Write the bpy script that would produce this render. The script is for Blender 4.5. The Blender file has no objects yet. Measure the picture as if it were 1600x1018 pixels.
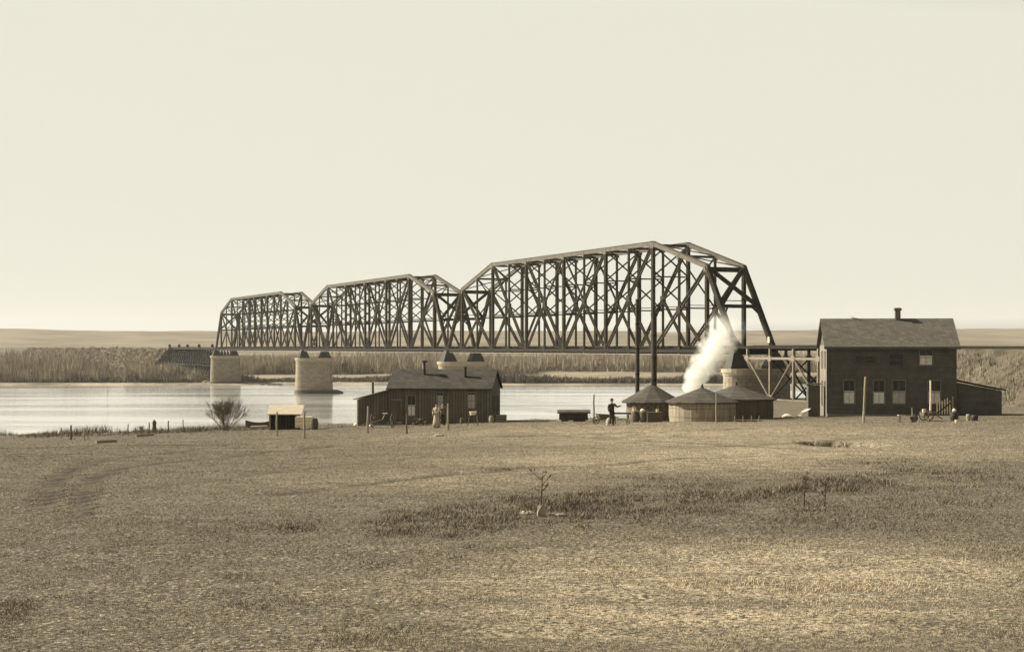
import bpy, bmesh, math, random
import numpy as np
from mathutils import Vector, Matrix

R = math.radians
random.seed(7)
rng = np.random.default_rng(7)
scene = bpy.context.scene
COL = scene.collection

# ------------------------------------------------------------------ camera, sky, sun, exposure
CAM_Z = 15.0
FPX = 2300.0                       # focal length in pixels of the 1600 px wide photograph
HOR = 542.0                        # row of the horizon
cd = bpy.data.cameras.new("camera")
cam = bpy.data.objects.new("camera", cd)
COL.objects.link(cam)
cam.location = (0, 0, CAM_Z)
cam.rotation_euler = (R(90), 0, 0)
cd.sensor_width = 36
cd.lens = FPX / 1600 * 36
cd.shift_y = (HOR - 509) / 1600
cd.clip_start = 0.5
cd.clip_end = 20000
scene.camera = cam

SUN_EL, SUN_AZ = R(36), R(-74)      # azimuth from +Y (the view direction) towards +X; the sun stands to the left, a little beyond
world = bpy.data.worlds.new("World")
scene.world = world
world.use_nodes = True
nt = world.node_tree
nt.nodes.clear()
wo = nt.nodes.new("ShaderNodeOutputWorld")
bg = nt.nodes.new("ShaderNodeBackground")
sky = nt.nodes.new("ShaderNodeTexSky")
sky.sky_type = 'NISHITA'
sky.sun_disc = False
sky.sun_elevation = SUN_EL
sky.sun_rotation = SUN_AZ
sky.altitude = 500
sky.air_density = 1.0
sky.dust_density = 2.0
bw = nt.nodes.new("ShaderNodeRGBToBW")
gain = nt.nodes.new("ShaderNodeMath"); gain.operation = 'MULTIPLY'; gain.inputs[1].default_value = 4.05 / 3.0 ** 2
curve = nt.nodes.new("ShaderNodeMath"); curve.operation = 'POWER'; curve.inputs[1].default_value = 2.0   # an old plate's contrast: deep zenith, white horizon
flat = nt.nodes.new("ShaderNodeMath"); flat.operation = 'MINIMUM'; flat.inputs[1].default_value = 4.05   # the plate's full white
tint = nt.nodes.new("ShaderNodeMix"); tint.data_type = 'RGBA'; tint.blend_type = 'MULTIPLY'
tint.inputs[0].default_value = 1
tint.inputs[7].default_value = (1.065, 1.032, 0.878, 1)
nt.links.new(sky.outputs[0], bw.inputs[0])
nt.links.new(bw.outputs[0], curve.inputs[0]); nt.links.new(curve.outputs[0], gain.inputs[0]); nt.links.new(gain.outputs[0], flat.inputs[0])
nt.links.new(flat.outputs[0], tint.inputs[6])
nt.links.new(tint.outputs[2], bg.inputs[0])
bg.inputs[1].default_value = 0.10
nt.links.new(bg.outputs[0], wo.inputs[0])

sl = bpy.data.lights.new("sun", 'SUN')
sl.energy = 5.0
sl.angle = R(0.53)
sl.color = (1.0, 0.94, 0.80)
sun = bpy.data.objects.new("sun", sl)
COL.objects.link(sun)
sdir = Vector((math.sin(SUN_AZ) * math.cos(SUN_EL), math.cos(SUN_AZ) * math.cos(SUN_EL), math.sin(SUN_EL)))
sun.rotation_euler = (-sdir).to_track_quat('-Z', 'Y').to_euler()
sun.location = (-60, 40, 60)

scene.view_settings.view_transform = 'Standard'
scene.view_settings.look = 'None'
scene.view_settings.exposure = 0.9
scene.view_settings.gamma = 1
scene.cycles.volume_bounces = 4
scene.cycles.max_bounces = 8
scene.cycles.transparent_max_bounces = 16


# ------------------------------------------------------------------ helpers: properties, meshes
def tag(o, label=None, cat=None, group=None, kind=None):
    if label: o['label'] = label
    if cat: o['category'] = cat
    if group: o['group'] = group
    if kind: o['kind'] = kind
    return o


def empty(name, loc=(0, 0, 0), rz=0.0):
    o = bpy.data.objects.new(name, None)
    o.empty_display_size = 0.5
    COL.objects.link(o)
    o.location = loc
    o.rotation_euler = (0, 0, rz)
    return o


def copy_tree(o, parent=None):
    c = o.copy()
    COL.objects.link(c)
    c.parent = parent
    for ch in list(o.children):
        copy_tree(ch, c)
    return c


class MB:
    """collects shapes, builds ONE mesh object"""
    def __init__(s):
        s.v = []; s.f = []

    def poly(s, pts, faces):
        b = len(s.v)
        s.v += [tuple(p) for p in pts]
        s.f += [tuple(b + i for i in f) for f in faces]
        return s

    def box(s, c, d, rz=0.0):
        cx, cy, cz = c; x, y, z = d[0] / 2, d[1] / 2, d[2] / 2
        co, si = math.cos(rz), math.sin(rz)
        P = []
        for dz in (-z, z):
            for dx, dy in ((-x, -y), (x, -y), (x, y), (-x, y)):
                P.append((cx + dx * co - dy * si, cy + dx * si + dy * co, cz + dz))
        return s.poly(P, [(3, 2, 1, 0), (4, 5, 6, 7), (0, 1, 5, 4), (1, 2, 6, 5), (2, 3, 7, 6), (3, 0, 4, 7)])

    def beam(s, p, q, w, h, side=(0, 1, 0)):
        """bar p to q: w along `side`, h along the third direction"""
        p = Vector(p); q = Vector(q); d = (q - p).normalized()
        sd = Vector(side); sd = (sd - d * sd.dot(d))
        if sd.length < 1e-5: sd = d.orthogonal()
        sd.normalize()
        u = d.cross(sd)
        P = []
        for e in (p, q):
            for a, b in ((-1, -1), (1, -1), (1, 1), (-1, 1)):
                P.append(e + sd * (a * w / 2) + u * (b * h / 2))
        return s.poly(P, [(3, 2, 1, 0), (4, 5, 6, 7), (0, 1, 5, 4), (1, 2, 6, 5), (2, 3, 7, 6), (3, 0, 4, 7)])

    def tube(s, p, q, r0, r1=None, n=8, cap=True):
        if r1 is None: r1 = r0
        p = Vector(p); q = Vector(q); d = (q - p).normalized()
        a = d.orthogonal().normalized(); b = d.cross(a)
        P = []
        for e, r in ((p, r0), (q, r1)):
            for k in range(n):
                t = 2 * math.pi * k / n
                P.append(e + a * (math.cos(t) * r) + b * (math.sin(t) * r))
        F = [(k, (k + 1) % n, n + (k + 1) % n, n + k) for k in range(n)]
        if cap: F += [tuple(range(n - 1, -1, -1)), tuple(range(n, 2 * n))]
        return s.poly(P, F)

    def rings(s, rings, close=True):
        n = len(rings[0])
        P = [p for r in rings for p in r]
        F = []
        for i in range(len(rings) - 1):
            for k in range(n):
                F.append((i * n + k, i * n + (k + 1) % n, (i + 1) * n + (k + 1) % n, (i + 1) * n + k))
        if close:
            F += [tuple(range(n - 1, -1, -1)), tuple(range((len(rings) - 1) * n, len(rings) * n))]
        return s.poly(P, F)

    def lathe(s, prof, c=(0, 0, 0), n=24, ex=1.0, ey=1.0):
        return s.rings([[(c[0] + ex * r * math.cos(2 * math.pi * k / n), c[1] + ey * r * math.sin(2 * math.pi * k / n), c[2] + z)
                         for k in range(n)] for r, z in prof])

    def torus(s, c, r, t, axis='y', n=18, m=5):
        rr = []
        for k in range(n):
            a = 2 * math.pi * k / n
            ring = []
            for j in range(m):
                b = 2 * math.pi * j / m
                q = r + t * math.cos(b); w = t * math.sin(b)
                if axis == 'y': ring.append((c[0] + q * math.cos(a), c[1] + w, c[2] + q * math.sin(a)))
                elif axis == 'x': ring.append((c[0] + w, c[1] + q * math.cos(a), c[2] + q * math.sin(a)))
                else: ring.append((c[0] + q * math.cos(a), c[1] + q * math.sin(a), c[2] + w))
            rr.append(ring)
        rr.append(rr[0])
        return s.rings(rr, close=False)

    def extrude(s, pts, vec):
        """closed polygon (list of 3D points) pushed along vec"""
        n = len(pts); v = Vector(vec)
        P = [Vector(p) for p in pts] + [Vector(p) + v for p in pts]
        F = [tuple(range(n - 1, -1, -1)), tuple(range(n, 2 * n))] + [(k, (k + 1) % n, n + (k + 1) % n, n + k) for k in range(n)]
        return s.poly(P, F)

    def build(s, name, mat, parent=None, smooth=False, loc=None, jitter=0.0):
        me = bpy.data.meshes.new(name)
        v = s.v
        if jitter:
            v = [(a + random.uniform(-jitter, jitter), b + random.uniform(-jitter, jitter), c + random.uniform(-jitter, jitter)) for a, b, c in v]
        me.from_pydata(v, [], s.f)
        bm = bmesh.new(); bm.from_mesh(me)
        bmesh.ops.recalc_face_normals(bm, faces=bm.faces)
        bm.to_mesh(me); bm.free()
        if smooth: me.shade_smooth()
        me.materials.append(mat)
        o = bpy.data.objects.new(name, me)
        COL.objects.link(o)
        if parent: o.parent = parent
        if loc: o.location = loc
        return o


def tris_object(name, V, F, mat, attrs=None, parent=None):
    """fast mesh from numpy arrays of vertices and triangles or quads"""
    me = bpy.data.meshes.new(name)
    n = F.shape[1]
    me.vertices.add(len(V)); me.vertices.foreach_set("co", V.astype(np.float32).ravel())
    me.loops.add(F.size); me.loops.foreach_set("vertex_index", F.astype(np.int32).ravel())
    me.polygons.add(len(F))
    me.polygons.foreach_set("loop_start", np.arange(0, F.size, n, dtype=np.int32))
    me.polygons.foreach_set("loop_total", np.full(len(F), n, dtype=np.int32))
    me.update(calc_edges=True); me.validate()
    if attrs:
        for k, a in attrs.items():
            at = me.attributes.new(k, 'FLOAT', 'POINT')
            at.data.foreach_set("value", a.astype(np.float32))
    me.materials.append(mat)
    o = bpy.data.objects.new(name, me)
    COL.objects.link(o)
    if parent: o.parent = parent
    return o


# ------------------------------------------------------------------ noise (numpy value noise)
_tab = rng.random((512, 512))


def vnoise(x, y):
    x = np.asarray(x, float); y = np.asarray(y, float)
    xi = np.floor(x).astype(int); yi = np.floor(y).astype(int)
    fx = x - xi; fy = y - yi
    fx = fx * fx * (3 - 2 * fx); fy = fy * fy * (3 - 2 * fy)
    g = lambda a, b: _tab[a % 512, b % 512]
    return (g(xi, yi) * (1 - fx) + g(xi + 1, yi) * fx) * (1 - fy) + (g(xi, yi + 1) * (1 - fx) + g(xi + 1, yi + 1) * fx) * fy


def fbm(x, y, o=4):
    s = 0; a = 0.5; t = 0
    for k in range(o):
        s = s + a * vnoise(x * 2 ** k + 17.3 * k, y * 2 ** k + 5.1 * k); t += a; a *= 0.5
    return s / t


def ss(a, b, x):
    t = np.clip((np.asarray(x, float) - a) / (b - a), 0, 1)
    return t * t * (3 - 2 * t)


# ------------------------------------------------------------------ materials
def sep(v, warm=1.0):
    """a sepia-toned reflectance of luminance v"""
    return (v * (1 + 0.17 * warm), v * 0.985, v * (1 - 0.28 * warm), 1)


def mat_noise(name, lo, hi, scale=6.0, warm=1.0, rough=0.9, bump=0.0, bscale=None, stretch=(1, 1, 1), detail=6, metallic=0.0, spec=0.3):
    m = bpy.data.materials.new(name); m.use_nodes = True
    t = m.node_tree; b = t.nodes["Principled BSDF"]
    tc = t.nodes.new("ShaderNodeTexCoord"); mp = t.nodes.new("ShaderNodeMapping")
    mp.inputs['Scale'].default_value = stretch
    no = t.nodes.new("ShaderNodeTexNoise"); no.inputs['Scale'].default_value = scale; no.inputs['Detail'].default_value = detail
    cr = t.nodes.new("ShaderNodeValToRGB")
    cr.color_ramp.elements[0].position = 0.3; cr.color_ramp.elements[1].position = 0.7
    cr.color_ramp.elements[0].color = sep(lo, warm); cr.color_ramp.elements[1].color = sep(hi, warm)
    t.links.new(tc.outputs['Object'], mp.inputs[0]); t.links.new(mp.outputs[0], no.inputs['Vector'])
    t.links.new(no.outputs[0], cr.inputs[0]); t.links.new(cr.outputs[0], b.inputs['Base Color'])
    b.inputs['Roughness'].default_value = rough
    b.inputs['Metallic'].default_value = metallic
    b.inputs['Specular IOR Level'].default_value = spec
    if bump:
        bu = t.nodes.new("ShaderNodeBump"); bu.inputs['Strength'].default_value = bump; bu.inputs['Distance'].default_value = 0.05
        n2 = t.nodes.new("ShaderNodeTexNoise"); n2.inputs['Scale'].default_value = bscale or scale * 3; n2.inputs['Detail'].default_value = 6
        t.links.new(mp.outputs[0], n2.inputs['Vector']); t.links.new(n2.outputs[0], bu.inputs['Height'])
        t.links.new(bu.outputs[0], b.inputs['Normal'])
    return m


def mat_courses(name, lo, hi, mortar, bw_, bh, warm=1.0, msize=0.02, axis='xz', rough=0.9, bump=0.6):
    """bricks, shingles, blocks or boards: a brick texture over the object's own coordinates"""
    m = bpy.data.materials.new(name); m.use_nodes = True
    t = m.node_tree; b = t.nodes["Principled BSDF"]
    tc = t.nodes.new("ShaderNodeTexCoord"); sx = t.nodes.new("ShaderNodeSeparateXYZ"); cx = t.nodes.new("ShaderNodeCombineXYZ")
    ad = t.nodes.new("ShaderNodeMath"); ad.operation = 'ADD'
    t.links.new(tc.outputs['Object'], sx.inputs[0])
    t.links.new(sx.outputs[0], ad.inputs[0]); t.links.new(sx.outputs[1], ad.inputs[1])
    t.links.new(ad.outputs[0], cx.inputs[0]); t.links.new(sx.outputs[2], cx.inputs[1])
    br = t.nodes.new("ShaderNodeTexBrick")
    br.inputs['Scale'].default_value = 1; br.inputs['Brick Width'].default_value = bw_; br.inputs['Row Height'].default_value = bh
    br.inputs['Mortar Size'].default_value = msize; br.inputs['Mortar Smooth'].default_value = 0.3; br.inputs['Bias'].default_value = 0
    br.inputs['Color1'].default_value = sep(lo, warm); br.inputs['Color2'].default_value = sep(hi, warm); br.inputs['Mortar'].default_value = sep(mortar, warm)
    t.links.new(cx.outputs[0], br.inputs['Vector'])
    no = t.nodes.new("ShaderNodeTexNoise"); no.inputs['Scale'].default_value = 1.7; no.inputs['Detail'].default_value = 8
    t.links.new(tc.outputs['Object'], no.inputs['Vector'])
    mr = t.nodes.new("ShaderNodeMapRange"); mr.inputs[1].default_value = 0.25; mr.inputs[2].default_value = 0.75
    mr.inputs[3].default_value = 0.8; mr.inputs[4].default_value = 1.2
    t.links.new(no.outputs[0], mr.inputs[0])
    mx = t.nodes.new("ShaderNodeMix"); mx.data_type = 'RGBA'; mx.blend_type = 'MULTIPLY'; mx.inputs[0].default_value = 1
    t.links.new(br.outputs['Color'], mx.inputs[6]); t.links.new(mr.outputs[0], mx.inputs[7])
    t.links.new(mx.outputs[2], b.inputs['Base Color'])
    b.inputs['Roughness'].default_value = rough; b.inputs['Specular IOR Level'].default_value = 0.25
    bu = t.nodes.new("ShaderNodeBump"); bu.inputs['Strength'].default_value = bump; bu.inputs['Distance'].default_value = 0.02; bu.invert = True
    t.links.new(br.outputs['Fac'], bu.inputs['Height']); t.links.new(bu.outputs[0], b.inputs['Normal'])
    return m


M = {}
M['steel'] = mat_noise("bridge_steel", 0.018, 0.036, 1.3, warm=1.3, rough=0.9, bump=0.2, spec=0.12)
M['steel_chord'] = mat_noise("sunlit_chord_steel", 0.05, 0.08, 1.3, rough=0.6, bump=0.2, spec=0.3)  # same steel, coloured lighter for the sun on the top chords
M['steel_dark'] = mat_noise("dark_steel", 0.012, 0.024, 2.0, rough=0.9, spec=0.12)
M['tie'] = mat_noise("tie_timber", 0.03, 0.06, 3.0, rough=0.95)
M['lightened'] = mat_noise("sunlit_steel", 0.10, 0.17, 2.0, rough=0.6)  # steel coloured light for the sun on near-side members
M['stone'] = mat_courses("pier_stone", 0.17, 0.23, 0.11, 1.5, 0.62, msize=0.03)
M['wet_stone'] = mat_noise("wet_footing_stone", 0.05, 0.09, 1.0, bump=0.4)
M['cap_stone'] = mat_noise("cap_stone", 0.22, 0.32, 2.0, bump=0.3)
M['timber'] = mat_noise("trestle_timber", 0.018, 0.04, 2.0, stretch=(1, 1, 0.2))
M['siding'] = mat_courses("dark_siding", 0.085, 0.10, 0.035, 4.2, 0.16, warm=0.55, msize=0.012)
M['trim'] = mat_noise("weathered_trim", 0.12, 0.19, 5.0, warm=0.5)
M['shingle'] = mat_courses("grey_shingles", 0.085, 0.12, 0.06, 0.35, 0.16, warm=0.7, msize=0.012)
M['board'] = mat_courses("weathered_boards", 0.09, 0.13, 0.035, 0.22, 3.0, warm=0.7, msize=0.02)
M['board_lit'] = mat_courses("sunlit_boards", 0.14, 0.21, 0.10, 0.20, 3.0, warm=0.9, msize=0.015)  # sunlit tone of the house's left gable, put into the colour
M['dark_shingle'] = mat_courses("dark_shingles", 0.035, 0.06, 0.035, 0.4, 0.2, warm=0.8, msize=0.015)
M['tank_roof'] = mat_courses("tank_roof_boards", 0.05, 0.075, 0.03, 0.5, 0.22, warm=0.8, msize=0.012)
M['rubble'] = mat_noise("rubble_masonry", 0.07, 0.20, 4.0, bump=0.9, bscale=5.0, detail=3)
M['plaster'] = mat_noise("pale_tank_staves", 0.17, 0.30, 2.2, stretch=(3, 3, 0.3), bump=0.3)
M['stave_dark'] = mat_noise("dark_tank_staves", 0.06, 0.11, 2.2, stretch=(3, 3, 0.3), bump=0.3)
M['glass'] = mat_noise("window_glass", 0.012, 0.02, 2.0, rough=0.15, spec=0.5)
M['curtain'] = mat_noise("pale_curtain", 0.40, 0.72, 7.0, warm=0.35, stretch=(4, 4, 0.6), rough=0.9)
M['curtain_grey'] = mat_noise("grey_curtain", 0.24, 0.44, 7.0, warm=0.35, stretch=(4, 4, 0.6), rough=0.9)
M['white'] = mat_noise("white_paint", 0.5, 0.7, 6.0, rough=0.7)
M['black'] = mat_noise("sooty_iron", 0.022, 0.04, 4.0, rough=0.6)
M['sheet_roof'] = mat_noise("bare_sheet_roof", 0.32, 0.44, 3.0, rough=0.5)
M['post'] = mat_noise("weathered_post", 0.18, 0.32, 6.0, stretch=(4, 4, 0.5))
M['post_dark'] = mat_noise("dark_post", 0.07, 0.12, 6.0, stretch=(4, 4, 0.5))
M['brick'] = mat_courses("chimney_brick", 0.09, 0.14, 0.16, 0.22, 0.075, warm=0.8)
M['rock'] = mat_noise("riprap_rock", 0.12, 0.32, 0.9, bump=0.8, bscale=3)
M['weed'] = mat_noise("dark_weeds", 0.055, 0.14, 4.0, rough=1, spec=0.1)
M['twig'] = mat_noise("bare_twigs", 0.12, 0.2, 1.0, rough=1, spec=0.1)
M['willow'] = mat_noise("bare_willow_thicket", 0.12, 0.36, 0.22, rough=1, spec=0.1, detail=8)
M['willow_dark'] = mat_noise("shore_shrubs", 0.07, 0.15, 0.08, rough=1, spec=0.1, detail=8)
M['fill'] = mat_noise("embankment_fill", 0.05, 0.11, 0.5, rough=1, spec=0.1, detail=10, bump=0.6, bscale=0.8)
M['skin'] = mat_noise("skin", 0.30, 0.36, 8.0, rough=0.6)
M['hair'] = mat_noise("dark_hair", 0.03, 0.05, 20.0)
M['cloth_dark'] = mat_noise("dark_cloth", 0.03, 0.05, 14.0)
M['cloth_mid'] = mat_noise("grey_cloth", 0.10, 0.16, 14.0)
M['cloth_pale'] = mat_noise("pale_cloth", 0.26, 0.38, 14.0)
M['shoe'] = mat_noise("black_leather", 0.02, 0.03, 14.0, rough=0.5)

# ------------------------------------------------------------------ the lie of the land
YB0 = 121.0


def bankline(x):
    return YB0 + 142.0 * ss(12, 42, x) + 60 * ss(100, 160, x) + 2.5 * (vnoise(np.asarray(x, float) * 0.12, 3.3) - 0.5)


def farline(x):
    x = np.asarray(x, float)
    return 586 + 10 * (vnoise(x * 0.012, 9.1) - 0.5) * 2 + 4 * (vnoise(x * 0.05, 2.1) - .5) - 8 * ss(20, 120, x)


# wagon ruts and foot tracks: polylines on the ground (X, Y)
def hitp(px, Z): return ((px - 800) / FPX * Z, Z)


TRACKS = []


def trackval(x, y):
    out = np.zeros_like(x)
    for pts, w, a in TRACKS:
        best = np.full_like(x, 1e9)
        for (x0, y0), (x1, y1) in zip(pts[:-1], pts[1:]):
            dx, dy = x1 - x0, y1 - y0
            t = np.clip(((x - x0) * dx + (y - y0) * dy) / (dx * dx + dy * dy), 0, 1)
            best = np.minimum(best, np.hypot(x - x0 - t * dx, (y - y0 - t * dy)))
        ww = w * (1 + 0.008 * y)
        out = np.maximum(out, a * np.exp(-(best / ww) ** 2) * (0.45 + 0.8 * vnoise(x * 0.5, y * 0.5)))
    return np.clip(out, 0, 1)


PIT = ((1309 - 800) / FPX * 66.0, 66.0, 1.65, 4.2)


def pitval(x, y):
    r = np.sqrt(((x - PIT[0]) / PIT[2]) ** 2 + ((y - PIT[1]) / PIT[3]) ** 2) + 0.10 * (vnoise(x * 1.7, y * 1.7) - 0.5)
    return 1 - ss(0.86, 1.0, r)


def gz(x, y):
    x = np.asarray(x, float); y = np.asarray(y, float)
    sl_ = ss(18, 105, y)
    add = 0.2 + np.where(x < 0, -0.03 * x, -0.012 * np.minimum(x, 40))
    add = np.minimum(add, 2.6)
    z = 12.5 - 0.027 * y - add * sl_
    z = z + 0.5 * (fbm(x * 0.045, y * 0.045, 3) - 0.5) * ss(8, 30, y) * (1 - 0.6 * ss(95, 112, y))
    z = z + 0.10 * (fbm(x * 0.5, y * 0.5, 3) - 0.5)
    z = z - 0.06 * trackval(x, y) - 1.1 * pitval(x, y)
    yb = bankline(x)
    d = y - yb
    w = np.where(x > 14, 26.0, 17.0)
    near = z * (1 - ss(0, 1, d / w)) + (-3.0) * ss(0, 1, d / w)
    # the far side: sandbar, flood plain
    yf = farline(x)
    e = y - yf
    far = -3 + 3.5 * ss(-30, 2, e) + 1.3 * ss(0, 45, e) + 0.9 * (fbm(x * 0.02, y * 0.02, 3) - 0.5) * ss(0, 25, e)
    return np.where(y < (yb + 60), near, np.maximum(far, -3.0))


def gzf(x, y): return float(gz(np.array([x]), np.array([y]))[0])


def hit(px, py, ymax=118.0):
    """where the ray through a row and column of the photograph meets the near ground"""
    ux = (px - 800) / FPX; uz = -(py - HOR) / FPX
    Y = np.linspace(9, ymax, 1600)
    below = (CAM_Z + uz * Y) < gz(ux * Y, Y)
    i = int(np.argmax(below)) if below.any() else len(Y) - 1
    Yh = float(Y[i])
    return Vector((ux * Yh, Yh, gzf(ux * Yh, Yh)))


def on(px, Z, dz=0.0):
    X = (px - 800) / FPX * Z
    return Vector((X, Z, gzf(X, Z) + dz))


def hpx(npx, Z): return npx * Z / FPX


def grow(a, b, n, k=1.0):
    return np.linspace(0, 1, n) ** k * (b - a) + a


xs = np.concatenate([-grow(60, 6000, 46, 3.0)[::-1], np.arange(-59, -26, 1.0), np.arange(-26, 26, 0.30), np.arange(26, 60, 1.0), grow(60, 6000, 46, 3.0)])
ys = np.concatenate([-grow(0, 600, 16, 2.4)[::-1][:-1], np.arange(0, 12, 1.0), np.arange(12, 72, 0.30), np.arange(72, 135, 0.6),
                     np.arange(135, 300, 4.0), np.arange(300, 540, 12.0), np.arange(540, 720, 3.0), grow(720, 9000, 40, 2.5)])
RUTS = [
    ([(62, 800), (78, 775), (84, 756), (104, 738), (142, 722), (200, 713), (260, 707), (330, 699)], .15, 1.0),
    ([(118, 812), (130, 790), (133, 765), (150, 745), (190, 730), (250, 722), (330, 717), (420, 705), (520, 696), (640, 689), (800, 682), (1000, 675), (1180, 668)], .15, 1.0),
    ([(200, 762), (300, 752), (420, 738), (560, 722), (640, 716)], .20, .55),
    ([(430, 772), (560, 757), (680, 742), (820, 730), (960, 726), (1060, 716), (1180, 712)], .22, .7),
    ([(560, 690), (700, 684), (860, 680), (1040, 690), (1240, 700)], .25, .6),
    ([(60, 868), (160, 852), (300, 846), (420, 828), (520, 812)], .12, .5),
    ([(640, 812), (780, 806), (900, 812), (1050, 820), (1200, 812)], .14, .45),
    ([(1050, 700), (1200, 694), (1380, 684), (1530, 680)], .3, .5),
]
_t = []
for pts, w_, a_ in RUTS:
    _t.append(([tuple(hit(px, py)[:2]) for px, py in pts], w_, a_))
TRACKS[:] = _t
# clumps of dark weeds: where their feet stand on the slope
CLUMPS = []
for n_, (cx0, cy0, rx0, ry0), (ra, rb), st_ in ((30, (700, 818, 130, 26), (.16, .5), .9), (34, (860, 790, 120, 24), (.2, .6), 1.0), (26, (1060, 772, 120, 26), (.2, .55), .9),
                                            (46, (1390, 775, 170, 60), (.15, .5), .6), (16, (1300, 800, 90, 18), (.2, .5), .7), (14, (1230, 825, 200, 14), (.12, .4), .55),
                                            (12, (640, 860, 200, 40), (.1, .35), .5), (10, (330, 850, 230, 60), (.1, .3), .4), (1, (783, 733, 1, 1), (.42, .43), 1.0), (10, (1010, 742, 90, 10), (.2, .5), .6),
                                            (9, (1330, 720, 160, 14), (.2, .5), .5), (8, (300, 700, 200, 8), (.3, .6), .5)):
    for _ in range(n_):
        a_ = random.uniform(0, 6.283); q_ = random.random() ** .6
        p_ = hit(cx0 + rx0 * q_ * math.cos(a_), cy0 + ry0 * q_ * math.sin(a_))
        CLUMPS.append((p_.x, p_.y, random.uniform(ra, rb), random.uniform(.5, 1.0) * st_))
XX, YY = np.meshgrid(xs, ys)
V = np.stack([XX, YY, gz(XX, YY)], -1).reshape(-1, 3)
nx, ny = len(xs), len(ys)
ii = (np.arange(ny - 1)[:, None] * nx + np.arange(nx - 1)[None, :]).ravel()
F = np.stack([ii, ii + 1, ii + nx + 1, ii + nx], 1)


def blob(x, y, cx, cy, rx, ry, rot=0.0):
    c, s = math.cos(rot), math.sin(rot)
    u = ((x - cx) * c + (y - cy) * s) / rx; v = (-(x - cx) * s + (y - cy) * c) / ry
    return np.exp(-(u * u + v * v))


def weedval(x, y):
    """how thick the dark weeds grow"""
    w = np.zeros_like(x)
    for cx0, cy0, rr0, st_ in CLUMPS:
        k = np.abs(x - cx0) < 3 * rr0 * 1.3
        if not k.any(): continue
        w[k] = np.maximum(w[k], st_ * np.exp(-(((x[k] - cx0) / (rr0 * 1.25)) ** 2 + ((y[k] - cy0) / (rr0 * 1.6)) ** 2) ** 1.0))
    broad = blob(x, y, 1.4, 29, 3.4, 3.2, -0.45) * .85 + blob(x, y, 4.8, 33.5, 3.6, 3.4) * .8 + blob(x, y, 9.5, 35, 4.5, 5.5) * .6 + blob(x, y, 13, 44, 5, 9) * .5 + blob(x, y, -1.8, 26.2, 2.0, 2.0) * .6
    broad = broad + blob(x, y, -4.5, 26, 3.5, 3.5) * .3 + blob(x, y, 8, 26, 3, 2) * .35
    w = np.maximum(.7 * w, .82 * broad * np.clip(-.5 + 2.1 * fbm(x * .8, y * .5, 4), 0, 1.1))
    n = 0.35 + 1.3 * fbm(x * 1.6 + 9, y * 1.1, 4)
    return np.clip(w * n, 0, 1.0)


def dry_vignette_val(x, y):
    """pale dry short grass"""
    d = blob(x, y, 2.4, 17.4, 3.0, 3.6) * 1.1 + blob(x, y, 4.6, 20, 2.6, 2.6) * .8 + blob(x, y, 5.0, 50, 7, 9) * 0.95 + blob(x, y, 9, 84, 16, 20) * 0.9 + blob(x, y, -2, 38, 4, 4) * .35 + blob(x, y, 12, 60, 8, 10) * .5 + .12
    return np.clip(d * (0.55 + 0.9 * fbm(x * 0.25, y * 0.18 + 40, 4)), 0, 1)


xf, yf = V[:, 0], V[:, 1]
attrs = {'track': trackval(xf, yf), 'weed': weedval(xf, yf) * (yf < 150), 'dry': dry_vignette_val(xf, yf), 'pit': np.clip(pitval(xf, yf) * 20, 0, 1),
         'farside': ss(300, 420, yf)}

gm = bpy.data.materials.new("prairie_ground"); gm.use_nodes = True
t = gm.node_tree; b = t.nodes["Principled BSDF"]
b.inputs['Roughness'].default_value = 1.0; b.inputs['Specular IOR Level'].default_value = 0.08


def N(t, kind, **kw):
    n = t.nodes.new(kind)
    for k, v in kw.items():
        setattr(n, k, v)
    return n


def attr(t, name):
    a = N(t, "ShaderNodeAttribute"); a.attribute_name = name
    return a.outputs['Fac']


def mixc(t, fac, a, bcol, blend='MIX'):
    m = N(t, "ShaderNodeMix", data_type='RGBA', blend_type=blend)
    for s_, v in ((0, fac), (6, a), (7, bcol)):
        if hasattr(v, 'links') or hasattr(v, 'is_linked'): t.links.new(v, m.inputs[s_])
        else: m.inputs[s_].default_value = v
    return m.outputs[2]


tc = N(t, "ShaderNodeTexCoord")


def noi(t, vec, scale, detail=6, lo=0.35, hi=0.65, stretch=None, rough=0.6):
    if stretch:
        mp = N(t, "ShaderNodeMapping"); mp.inputs['Scale'].default_value = stretch
        t.links.new(vec, mp.inputs[0]); vec = mp.outputs[0]
    n = N(t, "ShaderNodeTexNoise"); n.inputs['Scale'].default_value = scale; n.inputs['Detail'].default_value = detail
    n.inputs['Roughness'].default_value = rough
    t.links.new(vec, n.inputs['Vector'])
    m = N(t, "ShaderNodeMapRange"); m.inputs[1].default_value = lo; m.inputs[2].default_value = hi
    t.links.new(n.outputs[0], m.inputs[0])
    return m.outputs[0]


ov = tc.outputs['Object']
c0 = mixc(t, noi(t, ov, 0.12, 5), sep(0.10), sep(0.15))
c0 = mixc(t, attr(t, 'dry'), c0, sep(0.46, 1.2))  # dry grass, with the vignette's bright centre-right also put into the colour
c1 = mixc(t, noi(t, ov, 1.1, 8, 0.42, 0.72), c0, sep(0.105, 0.9))
c1 = mixc(t, noi(t, ov, 11.0, 4, 0.44, 0.62), c1, sep(0.055, 0.9))
c1 = mixc(t, noi(t, ov, 34.0, 3, 0.50, 0.64), c1, sep(0.05, 0.9))
c1 = mixc(t, noi(t, ov, 17.0, 3, 0.56, 0.70), c1, sep(0.46))
c1 = mixc(t, noi(t, ov, 0.35, 9, 0.50, 0.72, stretch=(0.35, 1.8, 1), rough=.7), c1, sep(0.11))
c1 = mixc(t, noi(t, ov, 2.6, 6, 0.52, 0.70, stretch=(0.5, 1.6, 1), rough=.75), c1, sep(0.09))
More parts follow.
